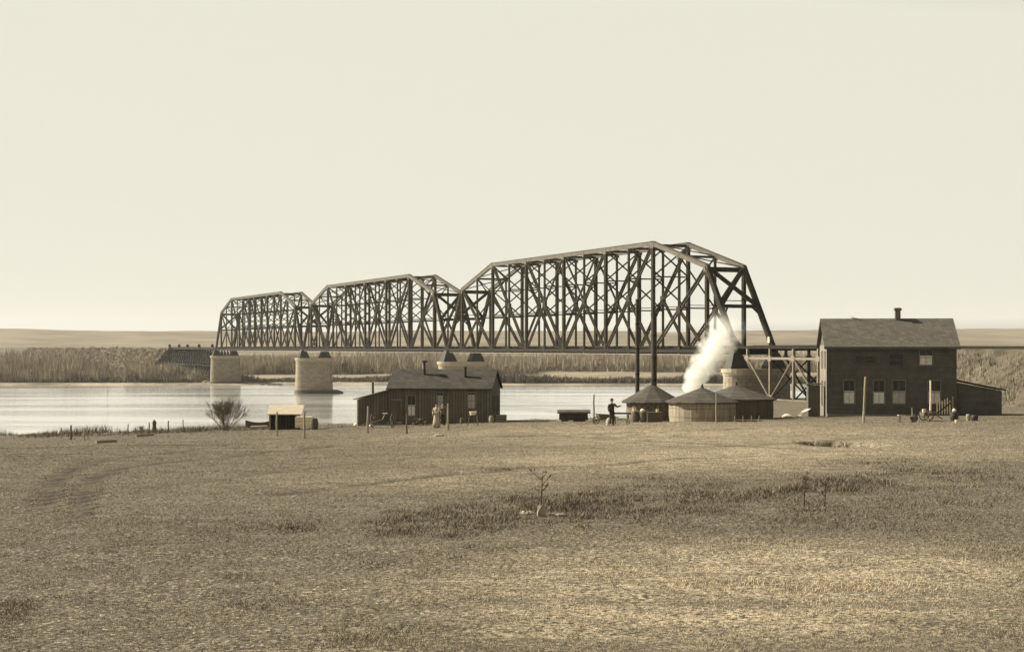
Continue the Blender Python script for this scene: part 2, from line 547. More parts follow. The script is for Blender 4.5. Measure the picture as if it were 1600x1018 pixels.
wk = N(t, "ShaderNodeMath", operation='MULTIPLY'); wk.inputs[1].default_value = 0.92
t.links.new(attr(t, 'weed'), wk.inputs[0])
c2 = mixc(t, wk.outputs[0], c1, sep(0.062, 0.9))
tk = N(t, "ShaderNodeMath", operation='MULTIPLY'); tk.inputs[1].default_value = 0.95
t.links.new(attr(t, 'track'), tk.inputs[0])
c3 = mixc(t, tk.outputs[0], c2, sep(0.03))
c3 = mixc(t, attr(t, 'pit'), c3, sep(0.03))  # whole pit coloured dark, standing for the shade on its wall
cf = mixc(t, noi(t, ov, 0.03, 8), sep(0.14), sep(0.26))
c4 = mixc(t, attr(t, 'farside'), c3, cf)
# pale sand near the water line of the far side
sx = N(t, "ShaderNodeSeparateXYZ"); t.links.new(ov, sx.inputs[0])
sd = N(t, "ShaderNodeMapRange"); sd.inputs[1].default_value = 1.05; sd.inputs[2].default_value = 0.55
t.links.new(sx.outputs[2], sd.inputs[0])
sm = N(t, "ShaderNodeMath", operation='MULTIPLY'); t.links.new(sd.outputs[0], sm.inputs[0]); t.links.new(attr(t, 'farside'), sm.inputs[1])
sm2 = N(t, "ShaderNodeMath", operation='MULTIPLY'); t.links.new(sm.outputs[0], sm2.inputs[0]); t.links.new(noi(t, ov, 0.035, 4, 0.40, 0.62, stretch=(1, .3, 1)), sm2.inputs[1])
c4 = mixc(t, sm.outputs[0], c4, sep(0.12)); c4 = mixc(t, sm2.outputs[0], c4, sep(0.30))
t.links.new(c4, b.inputs['Base Color'])
bu = N(t, "ShaderNodeBump"); bu.inputs['Strength'].default_value = 0.9; bu.inputs['Distance'].default_value = 0.06
t.links.new(noi(t, ov, 9.0, 6, 0.2, 0.8), bu.inputs['Height'])
t.links.new(bu.outputs[0], b.inputs['Normal'])
g = tris_object("ground", V, F, gm, attrs)
g.data.shade_smooth()
tag(g, "short dry prairie grass sloping down to the river bank and its far flood plain", kind='structure')

# water
wm = bpy.data.materials.new("river_water"); wm.use_nodes = True
t = wm.node_tree; b = t.nodes["Principled BSDF"]
b.inputs['Base Color'].default_value = (0.93, 0.91, 0.86, 1)
b.inputs['Metallic'].default_value = 0.7
b.inputs['Roughness'].default_value = 0.10
b.inputs['IOR'].default_value = 1.5
b.inputs['Specular IOR Level'].default_value = 1.0
tc = N(t, "ShaderNodeTexCoord")
bu = N(t, "ShaderNodeBump"); bu.inputs['Strength'].default_value = 0.25; bu.inputs['Distance'].default_value = 0.4
hn = noi(t, tc.outputs['Object'], 0.25, 6, 0.0, 1.0, stretch=(0.5, 1.4, 1))
t.links.new(hn, bu.inputs['Height']); t.links.new(bu.outputs[0], b.inputs['Normal'])
rr = N(t, "ShaderNodeMapRange"); rr.inputs[3].default_value = 0.06; rr.inputs[4].default_value = 0.17
t.links.new(noi(t, tc.outputs['Object'], 0.02, 5, 0.4, 0.62, stretch=(0.35, 2.6, 1)), rr.inputs[0])
t.links.new(rr.outputs[0], b.inputs['Roughness'])
w = MB(); w.poly([(-6000, 100, 0), (6000, 100, 0), (6000, 640, 0), (-6000, 640, 0)], [(0, 1, 2, 3)])
tag(w.build("river", wm), "calm wide river under the bridge reflecting the pale sky", kind='structure')

# hills on the skyline
hx = np.linspace(-4200, 4200, 420); hy = grow(1250, 5200, 60, 1.3)
HX, HY = np.meshgrid(hx, hy)
HN = fbm(HX * 0.0011 + 3, HY * 0.0011, 5)
ridge = 5 + 43 * ss(1250, 2700, HY + 500 * (vnoise(HX * 0.002, 1.5) - 0.5)) * (0.62 + 0.62 * HN)
ridge = ridge + 10 * (fbm(HX * 0.006, HY * 0.006, 4) - 0.5) * ss(1400, 2200, HY)
ridge[0, :] = -5
Vh = np.stack([HX, HY, ridge], -1).reshape(-1, 3)
nx, ny = len(hx), len(hy)
ii = (np.arange(ny - 1)[:, None] * nx + np.arange(nx - 1)[None, :]).ravel()
Fh = np.stack([ii, ii + 1, ii + nx + 1, ii + nx], 1)
hm = mat_noise("dry_hills", 0.12, 0.20, 0.012, rough=1, spec=0.05, detail=10, bump=0.3, bscale=0.03)
for n_ in hm.node_tree.nodes:
    if n_.type == 'VALTORGB': n_.color_ramp.elements[0].position = .36; n_.color_ramp.elements[1].position = .64
h = tris_object("hills", Vh, Fh, hm); h.data.shade_smooth()
tag(h, "low rolling pale hills along the horizon", kind='structure')

# ------------------------------------------------------------------ the bridge line
TH = math.atan(1005 / FPX)
A = Vector((math.sin(TH), -math.cos(TH), 0))         # along the bridge, towards the near end
C_ = Vector((math.cos(TH), math.sin(TH), 0))         # across, away from the camera
P0 = Vector(((338 - 800) / FPX * 593.3, 593.3, 0))
BR = math.atan2(A.y, A.x)
L, W = 129.5, 7.2
CH = 14.35                                           # centre of bottom chord


def bpt(s, c, z=0.0): return P0 + A * s + C_ * c + Vector((0, 0, z))


def laced(mb, p, q, gap, fl, n, side):
    """two flanges with zigzag lacing; gap across `side`"""
    p = Vector(p); q = Vector(q); d = (q - p); ln = d.length; d.normalize()
    sd = Vector(side); sd = (sd - d * sd.dot(d)).normalized()
    o = sd * (gap / 2)
    for sg in (-1, 1):
        mb.beam(p + o * sg, q + o * sg, fl, 0.30, sd)
    for k in range(n):
        a0 = p + d * (ln * k / n); a1 = p + d * (ln * (k + 1) / n)
        sg = 1 if k % 2 else -1
        mb.beam(a0 + o * sg, a1 - o * sg, 0.09, 0.06, sd)


def xz(x, y, z): return (x, y, z)


def make_span():
    root = empty("truss_span")
    pn = L / 14
    Ht = [0, 14.1, 16.6] + [19.1] * 9 + [16.6, 14.1, 0]
    S = M['steel']
    for y in (0, W):
        u = lambda i: Vector((i * pn, y, Ht[i]))
        l = lambda i: Vector((i * pn, y, 0))
        # top chord: box section with cover plate, following the polygon
        m = MB()
        seq = [1, 3, 11, 13]
        for a_, b_ in zip(seq[:-1], seq[1:]):
            d = (u(b_) - u(a_)).normalized() * 0.25
            m.beam(u(a_) - d, u(b_) + d, 0.62, 0.72)
            up = Vector((0, 0, 0.40))
            m.beam(u(a_) + up - d, u(b_) + up + d, 0.80, 0.07)
        for i in range(1, 14):                        # splice and gusset plates
            p = u(i); m.box((p.x, y, p.z - 0.35), (1.15 if i % 2 else 0.7, 0.70, 1.0))
        m.build("top_chord", M['steel_chord'], root)
        m = MB(); m.beam(l(0), l(14), 0.5, 0.62)
        for i in range(0, 15):
            m.box((i * pn, y, 0.28), (1.2, 0.58, 0.9))
        m.build("bottom_chord", M['steel_dark'], root)
        for i, j in ((0, 1), (14, 13)):
            m = MB(); m.beam(l(i), u(j), 0.66, 0.86); m.beam(l(i), u(j), 0.82, 0.3)
            m.build("end_post", S, root)
        for i in range(1, 14):
            m = MB()
            if i % 2: 
                m.beam(l(i) + Vector((0, 0, .2)), u(i), 0.55, 0.66)
                m.beam(l(i) + Vector((0, 0, .2)), u(i), 0.62, 0.16)
            else:
                laced(m, l(i) + Vector((0, 0, .2)), u(i), 0.36, 0.13, 26, (1, 0, 0))
            m.build("vertical_post", S, root)
        for i, sgn in ((1, 1), (3, 1), (5, 1), (13, -1), (11, -1), (9, -1)):
            m = MB(); laced(m, u(i), l(i + 2 * sgn), 0.60, 0.21, 26, (1, 0, 0)); m.build("diagonal", S, root)
            mid = (u(i) + l(i + 2 * sgn)) / 2
            m = MB(); laced(m, mid, l(i), 0.40, 0.16, 14, (1, 0, 0)); m.build("sub_strut", S, root)
            m = MB(); m.box((mid.x, mid.y, mid.z), (1.3, 0.5, 1.2)); m.build("gusset", S, root)
        for i, j in ((6, 7), (8, 7)):
            m = MB(); mid = Vector((i * pn, y, Ht[5] / 2)); m.beam(mid, u(j), 0.3, 0.3); m.build("counter", S, root)
    # portals and sway frames between the two trusses
    for i in range(1, 14):
        x = i * pn; top = Ht[i]; clear = 7.4
        m = MB()
        m.beam((x, 0, top - .25), (x, W, top - .25), 0.3, 0.42, (1, 0, 0))
        if i in (1, 13):
            # X in the plane of the sloping end post
            e = 0 if i == 1 else 14
            f = clear / top
            q0 = Vector((x + (e - i) * pn * (1 - f), 0, clear)); w_ = Vector((0, W, 0))
            t0 = Vector((x, 0, top))
            for a_, b_ in ((t0, q0 + w_), (t0 + w_, q0)): m.beam(a_, b_, 0.5, 0.60, (1, 0, 0))
            m.beam(q0, q0 + w_, 0.4, 0.6, (1, 0, 0)); m.beam(t0 - Vector((0, 0, .5)), t0 + w_ - Vector((0, 0, .5)), 0.4, 0.7, (1, 0, 0)); m.beam(q0 + Vector((0, 0, .9)), q0 + w_ + Vector((0, 0, .9)), 0.12, 0.14, (1, 0, 0))
            for ya, yb in ((0, 1.3), (W, W - 1.3)):
                qk = q0 + (Vector((x + (e - i) * pn, 0, 0)) - q0) * 0.22
                m.beam((qk.x, ya, qk.z), (q0.x, yb, q0.z), 0.2, 0.3, (1, 0, 0))
            m.build("portal_brace", S, root)
            continue
        zs = [clear, top - .25] if top < 17 else [clear, clear + (top - clear) / 2, top - .25]
        for za, zb in zip(zs[:-1], zs[1:]):
            m.beam((x, 0, za), (x, W, za), 0.2, 0.24, (1, 0, 0))
            m.beam((x - .04, 0, za), (x - .04, W, zb), 0.20, 0.24, (1, 0, 0)); m.beam((x + .06, 0, zb), (x + .06, W, za), 0.20, 0.24, (1, 0, 0))
        m.beam((x, 0, clear + .5), (x, W, clear + .5), 0.1, 0.12, (1, 0, 0))
        m.build("sway_brace", S, root)
    m = MB()
    for i in range(1, 13):
        a_, b_ = i * pn, (i + 1) * pn
        m.beam((a_, 0, Ht[i]), (b_, W, Ht[i + 1]), 0.16, 0.18); m.beam((a_, W, Ht[i] - .2), (b_, 0, Ht[i + 1] - .2), 0.16, 0.18)
    m.build("top_lateral", S, root)
    for i in range(15):
        m = MB(); m.box((i * pn, W / 2, -0.02), (0.4, W - 0.6, 1.1)); m.build("floor_beam", M['steel_dark'], root)
    m = MB()
    for y in (2.4, 4.8): m.beam((0, y, 0.1), (L, y, 0.1), 0.4, 0.85)
    m.build("stringer", M['steel_dark'], root)
    m = MB()
    n = 200
    for k in range(n): m.box(((k + .5) * L / n, W / 2, 0.62), (0.3, 4.4, 0.2))
    m.build("railway_ties", M['tie'], root)
    m = MB()
    for y in (2.88, 4.32): m.beam((0, y, 0.79), (L, y, 0.79), 0.08, 0.14)
    for y in (1.55, 5.65): m.beam((0, y, 0.80), (L, y, 0.80), 0.2, 0.16)
    m.build("rails", M['steel_dark'], root)
    m = MB(); m.beam((0, -0.1, -0.62), (L, -0.1, -0.62), 0.10, 0.12)
    for i in range(15): m.beam((i * pn, -0.1, -0.62), (i * pn, -0.1, 0), 0.09, 0.10, (1, 0, 0))
    m.build("lower_rail", M['lightened'], root)
    # shoes
    for x in (0.2, L - 0.2):
        for y in (0, W):
            m = MB(); m.rings([[(x - a_, y - b_, z), (x + a_, y - b_, z), (x + a_, y + b_, z), (x - a_, y + b_, z)] for a_, b_, z in ((1.15, 1.75, -2.85), (1.1, 1.6, -2.45), (.5, .75, -.25))])
            m.box((x, y, -0.35), (1.1, 1.0, 0.5))
            m.build("bearing", M['black'], root)
    return root


span = make_span()
SL = ["farthest and smallest of the dark steel truss spans, meeting the timber trestle",
      "middle dark steel truss span, between the farthest and the nearest span",
      "nearest and largest dark steel truss span, rising behind the two smokestacks"]
spans = []
for k in range(3):
    o = span if k == 0 else copy_tree(span)
    p = bpt(k * L + (0.25 if k else 0), 0, CH)
    o.location = p; o.rotation_euler = (0, 0, BR)
    o.scale = ((L - 0.5) / L, 1, 1)
    tag(o, SL[k], "bridge span", "steel through truss spans of the river bridge")
    spans.append(o)
m = MB(); m.box((L - 0.9, W - 0.5, 1.85), (0.5, 0.16, 1.0), 0); m.build("sign_plate", M['white'], spans[2])


# ------------------------------------------------------------------ piers
def stadium(cx, halflen, r, z, n=10, point=0.0):
    P = []
    for k in range(n + 1):
        a = math.pi * k / n
        P.append((r * math.cos(a), cx + halflen - r + r * math.sin(a) + point * math.sin(a) ** 3, z))
    for k in range(n + 1):
        a = math.pi + math.pi * k / n
        P.append((r * math.cos(a), cx - halflen + r + r * math.sin(a), z))
    return P


def make_pier(zbase):
    root = empty("bridge_pier")
    cx = W / 2
    m = MB(); zt = 10.55
    m.rings([stadium(cx, 5.9 + 0.035 * (zt - z), 2.3 + 0.035 * (zt - z), z) for z in (zt, zbase)]); m.build("shaft", M['stone'], root)
    m = MB(); m.rings([stadium(cx, 6.05, 2.45, z) for z in (10.50, 10.9)]); m.rings([stadium(cx, 6.3, 2.7, z) for z in (10.905, 11.5)]); m.build("cap", M['cap_stone'], root)
    m = MB(); m.rings([stadium(cx + .8, 7.3, 3.1, -3.0, point=1.8), stadium(cx + .8, 7.3, 3.1, 0.45, point=1.8), stadium(cx + .3, 6.7, 2.85, 1.15, point=0.9)])
    m.build("footing", M['wet_stone'], root)
    return root


PL = ["farthest stone pier, with the timber trestle ending against it", "tall stone pier standing in open water above the little open shed",
      "stone pier mostly hidden behind the dark cabin roof", "nearest and widest stone pier, behind the steaming tanks"]
pier = make_pier(-3)
for k in range(4):
    o = pier if k == 0 else copy_tree(pier)
    o.location = bpt(k * L + (0.0 if k else 0.6), 0, 0); o.rotation_euler = (0, 0, BR)
    tag(o, PL[k], "bridge pier", "stone piers of the river bridge")

# ------------------------------------------------------------------ approach deck truss at the near end
S0 = 3 * L + 3.0
pn2 = 6.35
root = empty("deck_truss", bpt(S0, 0, 0), BR)
tag(root, "short approach deck truss with sun-painted members between the nearest pier and the house", "bridge span")
NT, NB = 13.25, 6.9
nP = 7
for y, mt in ((0, M['lightened']), (W, M['steel_dark'])):  # near plane takes a sunlit colour, far plane a dark one
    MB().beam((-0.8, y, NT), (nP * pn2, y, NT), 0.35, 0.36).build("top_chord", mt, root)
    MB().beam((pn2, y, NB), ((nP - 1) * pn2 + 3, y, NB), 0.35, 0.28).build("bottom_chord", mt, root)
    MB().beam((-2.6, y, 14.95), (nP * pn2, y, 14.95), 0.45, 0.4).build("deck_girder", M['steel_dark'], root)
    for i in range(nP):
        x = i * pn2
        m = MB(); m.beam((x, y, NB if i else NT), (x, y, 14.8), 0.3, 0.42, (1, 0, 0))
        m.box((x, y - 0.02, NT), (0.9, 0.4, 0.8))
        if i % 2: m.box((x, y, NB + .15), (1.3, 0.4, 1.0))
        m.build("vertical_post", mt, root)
        if i < nP - 1:
            a_, b_ = ((x, y, NT), (x + pn2, y, NB)) if i % 2 == 0 else ((x, y, NB), (x + pn2, y, NT))
            m = MB(); m.beam(a_, b_, 0.28, 0.20, (1, 0, 0)); m.beam(a_, b_, 0.10, 0.34, (1, 0, 0)); m.build("diagonal", mt, root)
for i in range(nP):
    x = i * pn2
    m = MB()
    m.beam((x, 0, NT), (x, W, NT), 0.25, 0.3, (1, 0, 0))
    m.beam((x, 0, 14.7), (x, W, 14.7), 0.3, 0.5, (1, 0, 0))
    if i: m.beam((x, 0, NT), (x, W, NB), 0.16, 0.2, (1, 0, 0)); m.beam((x + .1, W, NT), (x + .1, 0, NB), 0.16, 0.2, (1, 0, 0)); m.beam((x, 0, NB), (x, W, NB), 0.2, 0.22, (1, 0, 0))
    m.build("cross_frame", M['steel_dark'], root)
m = MB()
for k in range(68): m.box((-2.4 + k * 0.68, W / 2, 15.06), (0.3, 5.2, 0.2))
m.build("railway_ties", M['tie'], root)
m = MB()
for y in (2.88, 4.32): m.beam((-3, y, 15.23), (nP * pn2, y, 15.23), 0.08, 0.14)
m.build("rails", M['steel_dark'], root)
# abutment behind the house
sA = S0 + (nP - 1) * pn2
ab = empty("bridge_abutment", bpt(sA, 0, 0), BR)
tag(ab, "stone abutment under the house end of the approach truss", "abutment")
m = MB(); m.box((2.0, W / 2, 6.5), (3.6, W + 4, 12.4)); m.build("wall", M['stone'], ab)
m = MB(); m.box((2.6, W / 2, 13.4), (2.4, W + 3, 1.3)); m.build("backwall", M['cap_stone'], ab)


# railway embankments
def embankment(name, s0, s1, label, zb, toe, sl_=1.6):
    top = 14.75; hw = 4.2
    nS = 200
    Vv = []; Ff = []
    prof = [(-1, 1.0), (-1, .66), (-1, .33), (-1, 0.0), (1, 0.0), (1, .33), (1, .66), (1, 1.0)]
    for i in range(nS + 1):
        s = s0 + (s1 - s0) * i / nS
        k = min(1.0, max(0.06, abs(s - s0) / toe)) if toe else 1.0
        for sg, f in prof:
            zt = zb + (top - zb) * k
            z = zt + (zb - zt) * f
            c = W / 2 + sg * (hw + (zt - z) * sl_)
            n_ = 1.8 * (float(fbm(s * .3 + sg * 31, f * 6)) - .5) if f else 0
            p = bpt(s, c + n_, z); Vv.append(p)
    n = len(prof)
    for i in range(nS):
        for k in range(n - 1):
            Ff.append((i * n + k, i * n + k + 1, (i + 1) * n + k + 1, (i + 1) * n + k))
    Ff.append(tuple(range(n)))
    mb = MB(); mb.poly(Vv, Ff)
    return tag(mb.build(name, M['fill'], smooth=False), label, kind='structure')


embankment("railway_embankment", sA + 2.5, sA + 420, "gravel railway embankment behind the house", 3.0, 0)
tk_ = empty("railway_track", bpt(sA + 2.6, 0, 0), BR)
tag(tk_, "railway track on the embankment right of the big house", "railway track")
m = MB()
for k in range(230): m.box((k * .68, W / 2, 14.90), (0.3, 2.7, 0.2))
m.build("railway_ties", M['tie'], tk_)
MB().extrude([(0, 1.2, 14.7), (0, 1.9, 14.97), (0, 5.3, 14.97), (0, 6.0, 14.7)], (230 * .68, 0, 0)).build("ballast", M['steel_dark'], tk_)
for y in (2.88, 4.32): MB().beam((0, y, 15.06), (230 * .68, y, 15.06), 0.08, 0.14).build("rail", M['steel_dark'], tk_)
embankment("railway_embankment", -98, -900, "pale railway embankment beyond the river, left of the trestle", 0.0, 4, 0.85)

# ------------------------------------------------------------------ timber trestle at the far end
TS0, TS1 = -108, -1.2
tr = empty("timber_trestle", bpt(TS0, 0, 0), BR)
tag(tr, "dark timber trestle between the far embankment and the farthest pier", "trestle")
nb = 20; sp = (TS1 - TS0) / nb
for i in range(nb + 1):
    x = i * sp; m = MB()
    gb = 0.2
    for y, b_ in ((1.2, -2.2), (2.4, -1.0), (3.6, 0), (4.8, 1.0), (6.0, 2.2)):
        m.tube((x, y, 13.8), (x, y + b_, gb), 0.30, 0.36, 6)
    m.beam((x, 0.2, 13.95), (x, W - .2, 13.95), 0.4, 0.4, (1, 0, 0))
    m.beam((x + .25, .6, 12.6), (x + .25, 7.2, 7.6), 0.12, 0.3, (1, 0, 0)); m.beam((x - .25, W - .6, 12.6), (x - .25, 0, 7.6), 0.12, 0.3, (1, 0, 0))
    m.beam((x + .25, -.1, 7.2), (x + .25, 7.6, 2.2), 0.12, 0.3, (1, 0, 0)); m.beam((x - .25, W + .2, 7.2), (x - .25, -.3, 2.2), 0.12, 0.3, (1, 0, 0))
    m.beam((x, -.3, 7.4), (x, 7.6, 7.4), 0.2, 0.3, (1, 0, 0))
    m.build("trestle_bent", M['timber'], tr)
m = MB()
for y in (1.6, 2.6, 4.6, 5.6): m.beam((-2, y, 14.4), (TS1 - TS0, y, 14.4), 0.3, 0.5)
for i in range(nb):
    x = i * sp
    for ya, yb in ((0.1, .6), (7.1, 6.6)):
        m.beam((x, ya, 7.4), (x + sp, yb, 12.8), 0.14, 0.32); m.beam((x, ya, 7.4), (x + sp, ya, 7.4), 0.14, 0.36); m.beam((x, ya - .6, 1.0), (x + sp, ya, 7.4), 0.14, 0.32)
m.build("stringer", M['timber'], tr)
m = MB()
for k in range(150): m.box((k * .72, W / 2, 14.8), (0.32, 4.6, 0.24))
for y in (2.88, 4.32): m.beam((-2, y, 15.0), (TS1 - TS0, y, 15.0), 0.08, 0.14)
m.build("track", M['tie'], tr)
m = MB(); hy_ = 0.9
for k in range(18): m.beam((k * 6.1, .9, 14.6), (k * 6.1, .9, 15.6), 0.12, 0.12, (1, 0, 0))
m.beam((0, .9, 15.35), (104, .9, 15.35), 0.08, 0.08)
m.build("railing", M['timber'], tr)
# barrels kept on the trestle against fire
bl = ["leftmost", "second from the left", "third from the left", "fourth from the left", "rightmost"]
bar0 = None
for k, px in enumerate((266, 281, 294, 312, 333)):
    s = None
    # solve s for this column
    best = min(np.linspace(TS0, 0, 500), key=lambda q: abs((bpt(q, 1.2).x / bpt(q, 1.2).y) * FPX + 800 - px))
    if bar0 is None:
        bar0 = empty("water_barrel")
        MB().lathe([(0.48, 0), (0.60, .45), (0.62, .6), (0.60, .8), (0.48, 1.25)], n=14).build("cask", M['timber'], bar0)
        for z in (.25, .95): MB().torus((0, 0, z), .555, .03, 'z').build("hoop", M['black'], bar0)
        MB().box((0, 0, 1.29), (0.9, 0.9, 0.07)).build("lid", M['timber'], bar0)
        o = bar0
    else:
        o = copy_tree(bar0)
    o.location = bpt(best, 0.9, 14.93)
    o.rotation_euler = (0, 0, k)
    tag(o, "small dark barrel on the timber trestle, %s of the five" % bl[k], "barrel", "barrels on the trestle")
# boulders round the foot of trestle
m = MB()
for k in range(150):
    s = random.uniform(-60, -4); c = random.uniform(-4, -1); p = bpt(s, c)
    r = random.uniform(.4, 1.0)
    ring = [[(p.x + r * q * math.cos(a) * random.uniform(.8, 1.2), p.y + r * q * math.sin(a) * random.uniform(.8, 1.2), gzf(p.x, p.y) - .1 + r * z_) for a in np.linspace(0, 2 * math.pi, 7)[:-1]] for q, z_ in ((1, 0), (.9, .5), (.35, .85))]
    m.rings(ring)
tag(m.build("riprap", M['rock']), "broken stone heaped along the far shore below the trestle", "riprap", kind='stuff')


# ------------------------------------------------------------------ far thickets
def thicket(name, label, n, xr, yfun, hfun, mat, per=9, width=0.13, spread=1.6, cat="thicket", clear=None, pts=None):
    x0 = rng.uniform(xr[0], xr[1], n)
    y0 = yfun(x0, rng.random(n))
    h = hfun(x0, y0) * rng.uniform(0.55, 1.15, n)
    if pts is not None:
        x0, y0, z0 = pts; h = hfun(x0, y0) * rng.uniform(0.55, 1.15, n)
    if clear is not None:
        k = clear(x0, y0); x0, y0, h = x0[k], y0[k], h[k]
    if pts is None: z0 = gz(x0, y0)
    X = np.repeat(x0, per); Y = np.repeat(y0, per); Z = np.repeat(z0, per); H = np.repeat(h, per)
    m_ = len(X)
    ang = rng.uniform(0, 2 * np.pi, m_); rad = rng.random(m_) * spread * 0.45
    lean = rng.uniform(0.02, 0.32, m_); st = rng.random(m_) ** 1.2 * 0.55
    hh = H * rng.uniform(0.5, 1.0, m_)
    bx = X + rad * np.cos(ang); by = Y + rad * np.sin(ang); bz = Z + st * H * 0.7 - 0.2
    tx = bx + np.cos(ang) * lean * (Z + hh - bz); ty = by + np.sin(ang) * lean * (Z + hh - bz); tz = np.maximum(Z + hh, bz + 0.6)
    wa = rng.uniform(0, np.pi, m_); ww = width * rng.uniform(0.6, 1.7, m_)
    a_ = np.stack([bx - ww * np.cos(wa), by - ww * np.sin(wa), bz], 1)
    b_ = np.stack([bx + ww * np.cos(wa), by + ww * np.sin(wa), bz], 1)
    c_ = np.stack([tx, ty, tz], 1)
    Vt = np.stack([a_, b_, c_], 1).reshape(-1, 3)
    Ft = np.arange(len(Vt)).reshape(-1, 3)
    return tag(tris_object(name, Vt, Ft, mat), label, cat, kind='stuff')


thicket("willow_thicket", "tall bare thicket on the far bank left of the embankment", 5200, (-330, -158),
        lambda x, r: farline(x) + 12 + r * 95, lambda x, y: (7.5 + 5.5 * vnoise(x * .05, y * .05) - 3 * (y < 615)) * (1 - .45 * ss(-.30, -.262, x / y)), M['willow'], per=12, width=.17, spread=3, clear=lambda x, y: x < -.262 * y - 14 * vnoise(y * .3, x * .2))
thicket("willow_thicket", "bare thicket seen under the far and middle spans across the water", 6500, (-168, 12),
        lambda x, r: np.maximum(farline(x) + 14, 600 + (-(x + 119)) * 0 + 0) + 110 + r * 170, lambda x, y: (7.0 + 4.5 * vnoise(x * .06, y * .05)) * np.where((x < -.19 * y) & (y < 715), 0.15, 1), M['willow'], per=12, width=.17, spread=3, clear=lambda x, y: x > -.262 * y)
thicket("willow_thicket", "pale bare thicket seen under the nearest span across the water", 6000, (8, 340),
        lambda x, r: farline(x) + 190 + r * 170, lambda x, y: 8.6 + 3.0 * vnoise(x * .04, y * .04), M['willow'], per=12, width=.17, spread=3)
thicket("shore_shrubs", "dark low shrubs at the waterline between the two farthest piers", 700, (-116, -20),
        lambda x, r: farline(x) + 12 + r * 22, lambda x, y: 0.6 + 2.4 * vnoise(x * .09, 5.0), M['willow_dark'], per=12, width=.16, spread=2.6, cat="shrubs")
thicket("shore_shrubs", "dark low shrubs lining the far waterline under the nearest span", 2600, (-20, 300),
        lambda x, r: farline(x) + 3 + r * 9, lambda x, y: 2.4 + 2.6 * vnoise(x * .11, 5.0), M['willow_dark'], per=14, width=.2, spread=2.6, cat="shrubs")
thicket("shore_shrubs", "thin dark shrubs at the far waterline left of the bridge", 900, (-330, -40),
        lambda x, r: farline(x) + 10 + r * 8, lambda x, y: 0.8 + 2.0 * vnoise(x * .07, 8.0), M['willow_dark'], per=10, width=.15, spread=2.4, cat="shrubs")


def pole(name, px, Y, h, label, cross=True):
    X = (px - 800) / FPX * Y
    r_ = empty(name, (X, Y, gzf(X, Y) - .2))
    MB().tube((0, 0, 0), (0.1, 0, h), 0.22, 0.14, 7).build("pole", M['post_dark'], r_)
    if cross:
        MB().beam((-.9, 0, h - .7), (1.1, 0, h - .7), 0.2, 0.2).build("crossarm", M['post_dark'], r_)
    return tag(r_, label, "pole")


thicket("shore_scrub", "low scrub at the foot of the pale embankment", 1500, (-175, -120),
        lambda x, r: farline(x) + 14 + r * 60, lambda x, y: 1.5 + 5.0 * vnoise(x * .1, y * .1), M['willow'], per=11, width=.15, spread=3, cat="scrub")
def on_bank(n, s0, s1, sl_, zb):
    s_ = rng.uniform(s0, s1, n); z_ = rng.uniform(zb, 14.2, n); c_ = W / 2 - (4.2 + (14.75 - z_) * sl_)
    return P0.x + A.x * s_ + C_.x * c_, P0.y + A.y * s_ + C_.y * c_, z_ - .2


thicket("embankment_scrub", "sparse scrub growing on the slope of the far embankment", 4200, (0, 1), lambda x, r: r, lambda x, y: .8 + 1.8 * vnoise(x * .15, y * .15), M['willow'], per=9, width=.14, spread=2.4, cat="scrub", pts=on_bank(4200, -750, -100, .85, 1.0))
thicket("embankment_scrub", "sparse scrub growing on the slope of the embankment behind the big house", 2600, (0, 1), lambda x, r: r, lambda x, y: .4 + .9 * vnoise(x * .3, y * .3), M['willow'], per=9, width=.05, spread=1.6, cat="scrub", pts=on_bank(2600, sA + 4, sA + 110, 1.6, 4.0))
thicket("shore_thicket", "bare brush in front of the left end of the timber trestle", 420, (-157, -139), lambda x, r: farline(x) + 14 + r * 30, lambda x, y: 6.0 + 3.5 * vnoise(x * .2, y * .1), M['willow'], per=12, width=.15, spread=2.6)
thicket("far_brush", "distant brush in a thin grey belt before the hills", 5000, (-560, 620),
        lambda x, r: 1150 + r * 420, lambda x, y: 12 * ss(.36, .55, fbm(x * .01, y * .01, 3)) + 1.5, M['willow'], per=8, width=.6, spread=9, cat="brush")
pole("telegraph_pole", 168, 598, 12.5, "thin dark pole standing at the far shore left of the pale embankment")


